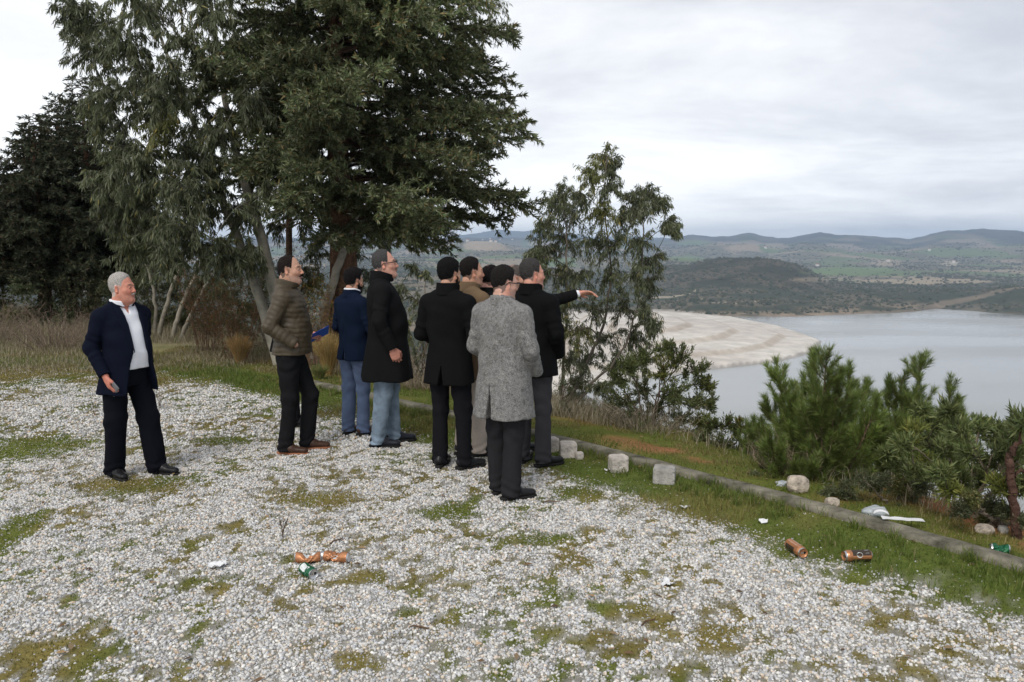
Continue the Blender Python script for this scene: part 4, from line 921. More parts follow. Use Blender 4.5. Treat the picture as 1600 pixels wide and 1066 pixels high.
GR = [(.12, .17, .03), (.095, .14, .024), (.16, .20, .045), (.20, .19, .06), (.30, .25, .13)]
Ls = []
x, y = view_pts(420000, 2.6, 13.5); k, s, a_, b_ = moss_mask(x, y)
keep = (rng.rand(len(x)) < k * .9) & (s > .0); x, y, s = x[keep], y[keep], s[keep]
tone = sst(fbm(x * 1.1 + 40, y * 1.1, 4) + .3 * (b_[keep] - .5), .42, .6)[:, None]
tall = (s < .8) * (fbm(x * 2 + 5, y * 2, 3) > .47); c = gcol(len(x), GR, (3, 3, 2, .5, .3)) * (1 - tone) + gcol(len(x), [(.22, .19, .06), (.17, .16, .045), (.30, .24, .09)], (2, 2, 1)) * tone
hgt = np.where(tall, .025 + .05 * rng.rand(len(x)) ** 1.5, .007 + .012 * rng.rand(len(x)))
Ls.append(blades(x, y, hgt, np.where(tall, .0035, .0045) * (1 + y / 9), 1.0, c * np.where(tall, 1, .9)[:, None], rng))
# verge beyond the kerb
x = rng.uniform(-6, 5.2, 330000); y = rng.uniform(2.5, 14.5, 330000); s = kerb_s(x, y); px_, py_ = proj(x, y, 0 * x)
keep = (s < -.08) & (s > -1.9) & (np.abs(px_ - 800) < 860) & (fbm(x * 2.3, y * 2.3 + 4, 4) + .2 * rng.rand(len(x)) > .50); x, y, s = x[keep], y[keep], s[keep]
tone = sst(fbm(x * 1.3 + 7, y * 1.3, 4) - .10 * s - .05, .42, .62)[:, None]
rdm = sst(-s, .25, .5) * sst(x, .4, 1.6) * sst(fbm(x * 1.1 + 40, y * 1.1, 4), .40, .48); ksel = rng.rand(len(x)) > .85 * rdm; x, y, s, tone = x[ksel], y[ksel], s[ksel], tone[ksel]
c = gcol(len(x), GR, (2, 3, 1.4, 1, .5)) * (1 - tone) + gcol(len(x), [(.24, .18, .07), (.30, .24, .12), (.16, .14, .04)], (2, 2, 1)) * tone
Ls.append(blades(x, y, .008 + .025 * rng.rand(len(x)) ** 2 + .04 * (rng.rand(len(x)) > .94), .0045 * (1 + y / 10), 1., c, rng))
# tussocks hard against the kerb
tx = rng.choice(len(kp), 330); X_, Y_ = [], []
q = kp[tx] + nr_[tx] * (.07 + .30 * rng.rand(330) ** 1.4)[:, None]
cn = rng.randint(14, 60, 330); bx_ = np.repeat(q[:, 0], cn) + rng.randn(cn.sum()) * .022; by_ = np.repeat(q[:, 1], cn) + rng.randn(cn.sum()) * .022
vis = (by_ > 2.2) & (by_ < 15); bx_, by_ = bx_[vis], by_[vis]
Ls.append(blades(bx_, by_, .03 + .085 * rng.rand(len(bx_)) ** 1.6, .0045, 1.3, gcol(len(bx_), GR, (3, 3, 3, 1, .8)), rng, curve=.3))
gr = join_blades('grass', Ls, grass_m); tag(gr, kind='stuff')
# dry grass behind the lot and along the lip of the bank
Ls = []
DR = [(.34, .29, .20), (.26, .21, .14), (.42, .37, .28), (.20, .17, .10), (.16, .18, .08)]
x = rng.uniform(-16, -1.0, 150000); y = rng.uniform(11.3, 22, 150000); px_, py_ = proj(x, y, 0 * x); dn = fbm(x * .8, y * .8, 4)
lim = 11.6 + .05 * x; keep = (np.abs(px_ - 400) < 480) & (y > lim + .6 * rng.rand(len(x))) & (dn + .25 * rng.rand(len(x)) > .50); x, y = x[keep], y[keep]
Ls.append(blades(x, y, (.05 + .22 * rng.rand(len(x)) ** 2) * (.5 + .8 * sst(y, 12.5, 15.5)), .007, .9, gcol(len(x), DR, (3, 3, 2, 1, 1.6)), rng))
x = rng.uniform(-4, 5, 420000); y = rng.uniform(2.5, 13, 420000); s = kerb_s(x, y); dn = fbm(x * 1.5 + 11, y * 1.5, 3)
w0 = 1.15 + .9 * sst(x, -1.5, -6) - .42 * sst(x, 1.6, 2.6)
keep = (s < -w0 + .25 * (dn - .5)) & (s > -w0 - 1.0) & (dn > .36) & (rng.rand(len(x)) > .86 * sst(x, .9, 1.7)); x, y, s = x[keep], y[keep], s[keep]; sel = rng.rand(len(x)) < .62; x, y = x[sel], y[sel]
Ls.append(blades(x, y, .06 + .20 * rng.rand(len(x)) ** 1.5, .0048, 1.0, gcol(len(x), DR, (3, 2, 4, 1, 1.2)), rng, drift=(.15, -.1)))
dg = join_blades('dry_grass', Ls, mat('dry_grass_blades', use_col=True, rough=.8, spec=.1, trans=.25)); tag(dg, kind='stuff')
# ------------------------------------------------------------ trees and shrubs
leaf_mats = {}
def leafmat(k, rough=.5, trans=.32, spec=.3):
    if k not in leaf_mats: leaf_mats[k] = mat(k, use_col=True, rough=rough, spec=spec, trans=trans)
    return leaf_mats[k]
bark_pale = mat('pale_smooth_bark', use_col=True, rough=.85, spec=.15, noise=(5., .55, 1.35, 6.), bump=(22., .012, 5.))
bark_brown = mat('brown_rough_bark', use_col=True, rough=.95, spec=.1, noise=(14., .5, 1.5, 6.), bump=(35., .03, 6.))
def nrm(v): return v / (np.linalg.norm(v, axis=-1, keepdims=True) + 1e-9)
def leafmesh(P, D, Ln, W, C, rs, mid=.42):
    n = len(P); D = nrm(D); r = rs.randn(n, 3); S = nrm(np.cross(D, r)); Nn = np.cross(S, D)
    Ln = np.broadcast_to(Ln, (n,))[:, None]; W = np.broadcast_to(W, (n,))[:, None]
    m = P + D * Ln * mid + Nn * Ln * .05
    V = np.stack([P, m + S * W * .5, P + D * Ln - Nn * Ln * .04, m - S * W * .5], 1).reshape(-1, 3)
    return V, (4 * np.arange(n)[:, None] + np.arange(4)[None]), np.repeat(C, 4, axis=0)
def pal(rs, n, cols, pr, var=.3):
    cols = np.array(cols); i = rs.choice(len(cols), n, p=np.array(pr) / np.sum(pr)); return cols[i] * (1 - var / 2 + var * rs.rand(n, 1))
def W3(px, py, Y): return np.array(at_y(px, py, Y))
def smooth_line(P, n=14):
    P = np.array(P, float); t = np.linspace(0, 1, len(P)); tt = np.linspace(0, 1, n)
    # Catmull-Rom
    out = []
    for u in tt:
        k = min(int(u * (len(P) - 1)), len(P) - 2); f = u * (len(P) - 1) - k
        p0, p1, p2, p3 = P[max(k - 1, 0)], P[k], P[k + 1], P[min(k + 2, len(P) - 1)]
        out.append(.5 * ((2 * p1) + (-p0 + p2) * f + (2 * p0 - 5 * p1 + 4 * p2 - p3) * f * f + (-p0 + 3 * p1 - 3 * p2 + p3) * f ** 3))
    return np.array(out)
EUC = [(.110, .130, .062), (.155, .170, .092), (.215, .225, .150), (.082, .098, .050), (.26, .22, .08)]
def clump_tree(name, label, cat, base, trunks, clumps, kind, seed, group=None, dens=1.0, cols=EUC, pr=(4, 4, 2, 3, .4), bark=bark_pale, bcol=(.26, .235, .19), leaf=(.11, .017), twigs=12, per=26, limb_r=.014):
    """trunks: lists of (px, py, Y, radius); clumps: (px, py, Y, r_px[, squash])"""
    rs = np.random.RandomState(seed); root = empty(name, tuple(base)); tag(root, label, cat, group); b0 = np.array(base)
    PL = []; sk = []
    for T in trunks:
        P = smooth_line([W3(a, b, c) for a, b, c, r in T], 22); P[1:-1] += rs.randn(20, 3) * .008; rr = np.interp(np.linspace(0, 1, 22), np.linspace(0, 1, len(T)), [t[3] for t in T])
        PL.append((P - b0, rr, np.array(bcol) * (.85 + .3 * rs.rand()))); sk += [(p, r) for p, r in zip(P, rr)]
    skp = np.array([p for p, r in sk]); skr = np.array([r for p, r in sk])
    LP, LD, LC, LL = [], [], [], []; BR = []
    order = sorted(range(len(clumps)), key=lambda i: np.min(np.linalg.norm(skp - W3(*clumps[i][:3]), axis=1)))
    for ci in order:
        cl = clumps[ci]; Yc = cl[2] + rs.uniform(-.35, .35) * min(1, cl[3] / 30.); c = W3(cl[0], cl[1], Yc); r = cl[3] / FPX * Yc
        dd = np.linalg.norm(skp - c, axis=1) + 1.6 * np.maximum(skp[:, 2] - c[2] + .1, 0) + .15 * (skr < .006); j = np.argmin(dd); a = skp[j]; ra = min(skr[j] * .7, limb_r * (1 + 1.2 * r) + .25 * np.linalg.norm(c - a) * .03)
        mid = (a + c) / 2 + np.array([0, 0, .10 * np.linalg.norm(c - a)]) + rs.randn(3) * .05 * np.linalg.norm(c - a)
        P = smooth_line([a, mid, c], 9); rr = np.linspace(max(ra, .005), .004, 9); BR.append((P - b0, rr, np.array(bcol) * .7)); skp = np.concatenate([skp, P[2:]]); skr = np.concatenate([skr, rr[2:]])
        tint = .75 + .5 * rs.rand(); yel = rs.rand() < .12
        nt_ = max(4, int(twigs * dens)); dirs = nrm(rs.randn(nt_, 3)); 
        for d_ in dirs:
            sq = cl[4] if len(cl) > 4 else 1.0
            e = c + d_ * r * np.array([1, 1, sq]) * rs.uniform(.55, 1.08); st = P[rs.randint(4, 9)]
            if kind == 'hang': e = e + np.array([0, 0, -.25 * r])
            m_ = (st + e) / 2 + np.array([0, 0, .12 * r if kind != 'up' else -.1 * r]); T = smooth_line([st, m_, e], 6); BR.append((T - b0, np.linspace(.0035, .0014, 6), np.array(bcol) * .55))
            npl = max(3, int(per * dens * rs.uniform(.6, 1.3))); t = rs.rand(npl) ** .7; k = np.clip((t * 5).astype(int), 0, 4); f = (t * 5 - k)[:, None]; P0 = T[k] * (1 - f) + T[k + 1] * f; tw_ = nrm(T[k + 1] - T[k])
            if kind == 'hang': D = nrm(rs.randn(npl, 3) * .42 + np.array([0, 0, -1.0]) + tw_ * .35)
            elif kind == 'up': D = nrm(rs.randn(npl, 3) * .55 + tw_ * .9 + np.array([0, 0, .35]))
            else: D = nrm(rs.randn(npl, 3) * .8 + tw_ * .6)
            LP.append(P0 + rs.randn(npl, 3) * .012); LD.append(D); LL.append(leaf[0] * rs.uniform(.6, 1.15, npl))
            cc = pal(rs, npl, cols, pr) * tint
            if yel: cc = cc * np.array([1.25, 1.15, .8])
            LC.append(cc)
    P = np.concatenate(LP); L_ = np.concatenate(LL); V, F, C = leafmesh(P - b0, np.concatenate(LD), L_, L_ * leaf[1] / leaf[0], np.concatenate(LC), rs)
    if PL: tubes('trunk', PL, bark, root, 9)
    tubes('branches', BR, bark, root, 4)
    npmesh('crown', V, F, leafmat('leaf_' + kind), C, False, root)
    return root
def conifer(name, label, cat, base, height, r0, Lfun, hmin, nl, seed, group=None, cols=None, pr=(3, 3, 2, 1), spray=.060, step=.085, fine=3, lean=(0, 0), tip=.15, azf=None, fluff=.2, azl=None):
    rs = np.random.RandomState(seed); root = empty(name, tuple(base)); tag(root, label, cat, group)
    cols = cols or [(.030, .048, .024), (.045, .062, .030), (.075, .092, .062), (.070, .058, .030)]
    zz = np.linspace(0, height, 16); TP = np.stack([lean[0] * zz / height + .03 * np.sin(zz * 1.3 + seed), lean[1] * zz / height + .03 * np.cos(zz), zz], 1)
    tubes('trunk', [(TP[:-2], (r0 * (1 - .93 * (zz / height) ** .8) * (1 + .35 * np.exp(-zz / .25)))[:-2], (.105, .060, .038))], bark_brown, root, 12)
    BR = []; LP, LD, LC, LL = [], [], [], []
    for i in range(nl):
        h = hmin + (height * .985 - hmin) * ((i + rs.rand()) / nl) ** 1.05; az = i * 2.39996 + rs.uniform(-.5, .5)
        if azl and h < 3.35 and math.cos(az) < -.25: continue
        Lm = Lfun(h) * rs.uniform(.72, 1.10) * (azl(az) if azl else 1); o = np.array([np.interp(h, zz, TP[:, 0]), np.interp(h, zz, TP[:, 1]), h]); out = np.array([math.cos(az), math.sin(az), 0]); sd = np.array([-out[1], out[0], 0])
        n = 12; t = np.linspace(0, 1, n); bend = rs.uniform(-.2, .2)
        zc = Lm * (.22 * t - .42 * t ** 2 + tip * t ** 4); P = o + out * (Lm * t)[:, None] + sd * (Lm * bend * t ** 2)[:, None] + np.array([0, 0, 1]) * zc[:, None]
        BR.append((P, np.linspace(.010 + .010 * Lm, .003, n), (.075, .048, .032)))
        tint = rs.uniform(.75, 1.3); grey = rs.rand()
        nb = int(Lm / step * 1.6)
        for b in range(nb):
            tb = .16 + .84 * (b + rs.rand()) / nb; k = min(int(tb * (n - 1)), n - 2); f = tb * (n - 1) - k; p = P[k] * (1 - f) + P[k + 1] * f; ax = nrm(P[k + 1] - P[k]); sg = 1 if b % 2 else -1
            lb = (.16 + .42 * math.sin(math.pi * min(tb * .8 + .12, 1)) * min(Lm, 2.2) / 2.0) * rs.uniform(.6, 1.15); side = nrm(np.cross(ax, [0, 0, 1.])) * sg
            d = nrm(ax * rs.uniform(.5, 1.1) + side * rs.uniform(.4, 1.0) + np.array([0, 0, rs.uniform(-.35, .45) * fluff * 4])); m = 5; tt = np.linspace(0, 1, m)
            Q = p + d * (lb * tt)[:, None] + np.array([0, 0, 1]) * (lb * (-.30 * tt ** 2 + .12 * tt ** 4))[:, None]; BR.append((Q, np.linspace(.0045, .0014, m), (.070, .052, .032)))
            ns = max(3, int(lb / .026)); u = rs.rand(ns * fine) ** .8; kk = np.clip((u * (m - 1)).astype(int), 0, m - 2); ff = (u * (m - 1) - kk)[:, None]; P0 = Q[kk] * (1 - ff) + Q[kk + 1] * ff; ta = nrm(Q[kk + 1] - Q[kk])
            D = nrm(ta * .9 + rs.randn(len(u), 3) * .55 + np.array([0, 0, -.12])); LP.append(P0); LD.append(D); LL.append(spray * rs.uniform(.55, 1.35, len(u)))
            cc = pal(rs, len(u), cols, pr) * tint
            cc = cc * (1 + .55 * (grey > .72) * (u[:, None] > .4)); LC.append(cc)
    P = np.concatenate(LP); L_ = np.concatenate(LL); V, F, C = leafmesh(P, np.concatenate(LD), L_, L_ * .24, np.concatenate(LC), rs)
    tubes('branches', BR, bark_brown, root, 4); npmesh('crown', V, F, leafmat('conifer_foliage', .6, .2, .25), C, False, root)
    return root
# big conifer in the middle of the left half
B = W3(536, 470, 13.0); B[2] = -.45
conifer('conifer_tree', 'big spreading dark conifer with thick brown trunk and drooping tiered branches, behind the group', 'tree', B, 9.6, .30,
        lambda h: np.interp(h, [2.2, 2.8, 3.3, 4.2, 5.2, 6.3, 8, 9.7], [2.2, 2.75, 3.05, 3.15, 3.0, 2.7, 1.7, .3]), 2.45, 205, 5, spray=.085, fine=5, step=.092, azl=lambda a: 1 - .30 * max(0, math.cos(a - math.pi * 1.25)) ** 1.0 - .12 * max(0, math.cos(a - math.pi)), cols=[(.080, .105, .046), (.115, .135, .058), (.195, .205, .125), (.17, .13, .055)], fluff=.34)
# dark conifers at the far left
for px, Yc, topy, rad, sd_, lab in ((72, 17.5, 172, 1.75, 21, 'dark dense conifer, leftmost of the full trees at the left edge'), (150, 18.5, 112, 1.9, 22, 'tall dark conifer behind the person in the navy suit'), (-45, 19., 270, 1.9, 23, 'dark conifer cut off by the left edge of the photo'), (112, 21., 140, 1.9, 24, 'dark conifer standing furthest back between its two neighbours')):
    B = W3(px, 500, Yc); B[2] = float(Zg(B[0], B[1])) - .05; H_ = float(W3(px, topy, Yc)[2]) - B[2]
    conifer('conifer_tree', lab, 'tree', B, H_, .17, lambda h, rad=rad, H_=H_: max(.16, rad * min(1, (H_ - h) / H_ * 1.7) * (.75 + .25 * min(1, h / 2.))), .95, 130, sd_, 'dark conifers at the left', cols=[(.028, .038, .020), (.042, .052, .026), (.070, .072, .042), (.075, .055, .032)], spray=.10, fine=4, step=.115, fluff=.3)
# tall eucalyptus with two pale trunks
base = on_z(436, 566, -.05)
C_ = []
for (a, b, r) in [(150, 35, 42), (118, 15, 30), (140, 85, 38), (190, 60, 42), (215, 110, 40), (240, 20, 42), (170, 140, 34), (150, 175, 34), (205, 175, 42), (285, 60, 40), (330, 20, 40), (330, 90, 36), (260, 150, 34), (180, 225, 42), (230, 240, 45), (165, 275, 38), (205, 300, 45), (255, 300, 48), (215, 345, 40), (270, 350, 42), (300, 260, 42), (320, 330, 40), (345, 390, 34), (300, 390, 36), (250, 395, 36), (365, 330, 30), (385, 395, 30), (420, 300, 30), (120, 50, 25), (270, -20, 50), (200, -10, 50), (350, -30, 50), (380, 60, 40), (400, 150, 40), (350, 200, 40), (290, 200, 44), (250, 190, 40), (215, 250, 44), (280, 300, 44), (240, 340, 44), (310, 300, 40), (185, 330, 38), (290, 240, 40), (330, 270, 36), (310, 150, 40), (270, 110, 36), (240, 290, 44), (200, 380, 34), (230, 140, 36)]: C_.append((a, b, 12.1 + .7 * math.sin(a * .05 + b * .03), r * 1.15, 1.1))
clump_tree('eucalyptus_tree', 'tall eucalyptus with two slanting pale trunks and hanging grey green leaves beside the big conifer', 'tree', base,
           [[(436, 570, 12.4, .095), (410, 480, 12.6, .08), (378, 390, 12.8, .075), (338, 290, 13.1, .062), (303, 190, 13.4, .042), (262, 90, 13.5, .028), (225, -30, 13.6, .015)],
            [(440, 570, 12.45, .11), (428, 450, 12.6, .095), (402, 350, 12.8, .08), (377, 270, 13.0, .065), (350, 150, 13.3, .045), (332, 20, 13.4, .03), (320, -60, 13.4, .015)]], C_, 'hang', 31, twigs=24, per=56, leaf=(.125, .020), bcol=(.27, .25, .20))
# eucalyptus behind, showing at the conifer's upper right
base = on_z(452, 560, -.1)
C_ = [(740, 15, 17, 34), (765, 45, 17, 28), (720, 55, 17, 34), (775, 5, 17, 28), (700, 100, 17, 34), (750, 85, 17, 22), (690, 30, 17, 40), (650, -10, 17, 40), (600, 340, 15, 24, 1.4), (575, 375, 15, 26, 1.4), (600, 400, 15, 20, 1.4), (480, 350, 15, 24, 1.3), (500, 390, 15, 26, 1.3), (470, 420, 15, 24), (520, 350, 15, 22, 1.3), (430, 350, 15, 26), (495, 440, 15, 22), (410, 420, 15, 28), (440, 460, 15, 24), (575, 430, 15, 20)]
clump_tree('eucalyptus_tree', 'eucalyptus with slim dark upright trunk, its leaves showing above and below the big conifer', 'tree', base, [[(452, 560, 14.8, .07), (450, 430, 14.8, .062), (456, 260, 14.9, .055), (480, 120, 15.3, .045), (560, 20, 16, .035), (690, -20, 17, .02)]], C_, 'hang', 32, bcol=(.12, .075, .05), bark=bark_brown, twigs=17, per=34, leaf=(.12, .021))
# leaning pale trunk by the conifer
base = on_z(492, 560, -.08)
clump_tree('eucalyptus_tree', 'small eucalyptus leaning right against the conifer trunk behind the navy blazer', 'tree', base, [[(492, 560, 12.6, .085), (512, 470, 12.7, .075), (538, 390, 12.8, .06), (560, 330, 13, .03)]], [(585, 345, 13, 22, 1.5), (600, 375, 13, 18, 1.6), (560, 400, 13.1, 18, 1.4), (530, 450, 12.8, 18), (605, 410, 13, 14, 1.5)], 'hang', 33, twigs=10, per=18)
# multi-stemmed eucalyptus behind the first man
for nm, bx, by, Yb, TR, CL, sd_, lab in (
    ('eucalyptus_tree', 245, 545, 15.2, [[(242, 550, 15.2, .05), (262, 470, 15.2, .04), (285, 400, 15.3, .03), (305, 320, 15.4, .02)], [(238, 550, 15.2, .04), (243, 470, 15.3, .032), (225, 400, 15.4, .024), (205, 330, 15.4, .015)], [(262, 552, 15.2, .055), (283, 480, 15.2, .04), (310, 420, 15.3, .026)], [(272, 552, 15.1, .05), (300, 490, 15.1, .035), (330, 430, 15.2, .02)]],
     [(220, 330, 15.6, 34, 1.3), (190, 360, 15.6, 32, 1.3), (250, 360, 15.6, 34, 1.3), (290, 350, 15.6, 34, 1.3), (230, 400, 15.7, 30, 1.4), (330, 400, 15.5, 30), (315, 440, 15.5, 28), (350, 450, 15.5, 28), (270, 420, 15.8, 26), (370, 410, 15.3, 26)], 41, 'eucalyptus with several thin pale stems behind the person in the navy suit'),):
    clump_tree(nm, lab, 'tree', on_z(bx, by, 0), TR, CL, 'hang', sd_, twigs=17, per=36, bcol=(.24, .215, .17), leaf=(.13, .021))
# airy young eucalyptus in front of the lake
base = W3(880, 640, 9.6)
C_ = [(945, 243, 16), (962, 262, 16), (925, 268, 18), (950, 290, 20), (905, 300, 18), (875, 298, 18), (868, 320, 18), (900, 335, 24), (940, 330, 22), (990, 305, 16), (1010, 300, 15), (1000, 330, 20), (1035, 315, 12), (1048, 340, 13), (1058, 355, 9), (975, 340, 20), (850, 352, 18), (845, 385, 18), (880, 370, 26), (920, 380, 26), (960, 385, 26), (1000, 375, 24), (1020, 405, 18), (870, 420, 24), (905, 430, 26), (950, 430, 28), (990, 425, 24), (1015, 440, 16), (885, 470, 24), (930, 480, 26), (975, 475, 28), (1012, 480, 20), (1022, 510, 12), (905, 515, 24), (950, 525, 26), (990, 520, 24), (870, 510, 18), (925, 560, 24), (965, 570, 22), (890, 560, 22), (830, 400, 14), (835, 425, 16), (1000, 560, 18), (945, 610, 20), (905, 600, 20)]
clump_tree('eucalyptus_tree', 'airy young eucalyptus with thin stems standing before the lake, beside the pointing hand', 'tree', base,
           [[(880, 655, 9.6, .024), (905, 590, 9.6, .021), (938, 520, 9.6, .017), (955, 430, 9.6, .012), (945, 330, 9.6, .008), (948, 245, 9.6, .005)], [(885, 650, 9.5, .020), (925, 600, 9.5, .017), (975, 545, 9.5, .012), (1000, 450, 9.5, .008), (1005, 350, 9.5, .008)], [(875, 655, 9.7, .024), (880, 570, 9.7, .02), (885, 470, 9.7, .015), (885, 360, 9.7, .008)]],
           [(a, b, 9.6 + .45 * math.sin(a * .09 + b), r * 1.5, 1.1) for a, b, r in C_], 'hang', 51, twigs=20, per=46, leaf=(.072, .0118), bcol=(.15, .125, .10), limb_r=.008, pr=(4, 3, 2, 4, .5))
# broad leaved bushes on the bank
OLV = [(.125, .155, .052), (.165, .195, .075), (.090, .115, .040), (.21, .20, .075), (.10, .055, .03)]
def bush(name, label, base, cl, seed, kind='up', leaf=(.055, .014), dens=1., cols=OLV, pr=(4, 4, 3, 1.2, .4), tw=11, per=24, group=None, bcol=(.16, .12, .09), stems=5, cat='bush', limb_r=.008):
    rs = np.random.RandomState(seed); bx, by, bY = base
    TR = []
    for i in range(stems):
        c = cl[rs.randint(len(cl))]; TR.append([(bx + rs.uniform(-14, 14), by, bY, .012), (bx * .6 + c[0] * .4 + rs.uniform(-10, 10), by * .55 + c[1] * .45, (bY + c[2]) / 2, .009), (c[0], c[1], c[2], .004)])
    return clump_tree(name, label, cat, W3(bx, by, bY), TR, cl, kind, seed, group, dens, cols, pr, bark_brown, bcol, leaf, tw, per, limb_r)
bush('bush', 'olive green leafy bush with upright shoots below the young eucalyptus', (1010, 690, 8.7), [(a, b, 8.7 + .3 * math.sin(a), r * 1.15) for a, b, r in [(1010, 555, 20), (1040, 545, 18), (985, 570, 20), (1065, 560, 22), (1090, 580, 20), (1035, 580, 26), (1105, 600, 14), (1000, 605, 26), (1060, 610, 26), (1090, 625, 18), (970, 620, 24), (1030, 640, 26), (1065, 655, 22), (990, 660, 26), (950, 640, 22), (960, 590, 18), (1095, 655, 16), (1020, 680, 24), (975, 690, 18), (1000, 640, 30), (1050, 680, 26), (1080, 690, 22), (955, 670, 24), (930, 680, 20), (1100, 675, 18), (1010, 700, 24), (960, 700, 20), (1110, 630, 16), (1045, 615, 28)]], 61, per=56, tw=19, leaf=(.046, .012))
bush('bush', 'low dark bush on the lip of the bank between the leafy bush and the pine', (1140, 715, 8.0), [(a, b, 8.0 + .2 * math.sin(a), r) for a, b, r in [(1110, 665, 16), (1135, 665, 16), (1160, 670, 16), (1130, 695, 20), (1100, 690, 18), (1165, 700, 18), (1185, 690, 14), (1200, 715, 16), (1150, 720, 16)]], 62, cols=OLV, pr=(3, 2, 4, 1, 1), per=36, tw=14)
bush('bush', 'dark green bush behind the legs of the persons in black coats', (650, 600, 11.3), [(a, b, 11.3 + .3 * math.sin(a), r, 1.2) for a, b, r in [(640, 420, 16), (665, 430, 18), (625, 450, 16), (650, 470, 24), (635, 510, 24), (665, 520, 24), (690, 470, 18), (650, 560, 26), (620, 560, 20), (680, 570, 22), (610, 480, 14), (700, 540, 20)]], 63, kind='hang', leaf=(.085, .016), cols=EUC, pr=(4, 3, 1, 4, .3))
bush('bush', 'grey green feathery bush beside the black coat and grey trousers, under the eucalyptus', (895, 660, 9.3), [(a, b, 9.3 + .2 * math.sin(a), r) for a, b, r in [(880, 600, 20), (900, 620, 20), (885, 640, 20), (915, 645, 20), (940, 665, 16), (870, 660, 14), (905, 590, 16)]], 64, cols=[(.11, .13, .07), (.15, .155, .09), (.09, .10, .055)], pr=(2, 2, 1), leaf=(.045, .006), per=40, tw=14)
for k, (bx, by, YY, L_, sd_, lab) in enumerate(((1240, 770, 6.5, [(1195, 735, 16), (1215, 755, 16), (1180, 745, 12), (1235, 775, 14), (1205, 775, 10)], 65, 'small grey green scrub bush at the foot of the pine, left side'), (1400, 815, 5.7, [(1290, 770, 16), (1320, 765, 18), (1350, 750, 20), (1380, 755, 20), (1410, 765, 22), (1340, 785, 18), (1370, 790, 20), (1400, 800, 16), (1430, 790, 20), (1310, 790, 12), (1440, 760, 18)], 66, 'low spreading grey green scrub bush between the pine and the oleander'), (1560, 820, 5.2, [(1550, 790, 18), (1575, 800, 16), (1540, 810, 14), (1595, 815, 14), (1500, 800, 16), (1520, 780, 16)], 67, 'low scrub bush at the foot of the brown trunk at the right edge'))):
    bush('scrub_bush', lab, (bx, by, YY), [(a, b, YY + .15 * math.sin(a), r) for a, b, r in L_], sd_, kind='any', leaf=(.026, .009), cols=[(.105, .125, .055), (.14, .155, .08), (.19, .165, .09)], pr=(3, 2, 1), per=70, tw=20, group='low scrub bushes along the bank', stems=8, bcol=(.2, .17, .13))
OLE = [(.145, .180, .062), (.20, .235, .095), (.105, .135, .048), (.25, .26, .10)]
bush('oleander_bush', 'tall oleander with long pointed leaves at the right edge above the scrub', (1510, 830, 5.5), [(a, b, 5.5 + .35 * math.sin(a * .7 + b), r) for a, b, r in [(1440, 640, 14), (1465, 660, 18), (1480, 640, 14), (1500, 670, 20), (1530, 665, 16), (1560, 670, 18), (1585, 680, 18), (1450, 690, 20), (1480, 700, 22), (1515, 705, 22), (1550, 710, 20), (1590, 720, 20), (1430, 670, 14), (1410, 690, 14), (1385, 710, 14), (1400, 725, 14), (1470, 735, 16), (1540, 745, 16), (1600, 690, 18), (1500, 750, 14), (1610, 750, 18), (1575, 745, 14), (1560, 695, 18), (1580, 700, 18), (1600, 715, 18), (1530, 735, 16), (1560, 760, 16), (1600, 770, 18), (1520, 765, 16), (1480, 765, 16), (1450, 720, 16), (1430, 740, 16), (1590, 660, 14)]], 68, leaf=(.068, .0125), cols=OLE, pr=(3, 3, 2, 1), per=30, tw=14, stems=9, bcol=(.22, .18, .13))
clump_tree('small_tree', 'small tree with bare reddish brown trunk at the right edge of the photo', 'tree', W3(1587, 846, 4.95), [[(1587, 848, 4.95, .030), (1584, 775, 4.95, .027), (1581, 715, 4.95, .024), (1590, 690, 4.95, .014), (1610, 660, 4.95, .01)], [(1582, 745, 4.95, .012), (1600, 735, 4.95, .01), (1625, 720, 4.95, .006)]], [(1600, 655, 5.1, 20), (1625, 690, 5.1, 22), (1630, 720, 4.95, 18)], 'up', 69, bark=bark_brown, bcol=(.085, .048, .036), leaf=(.085, .015), cols=OLE, pr=(3, 3, 3, .8), per=24, twigs=11)
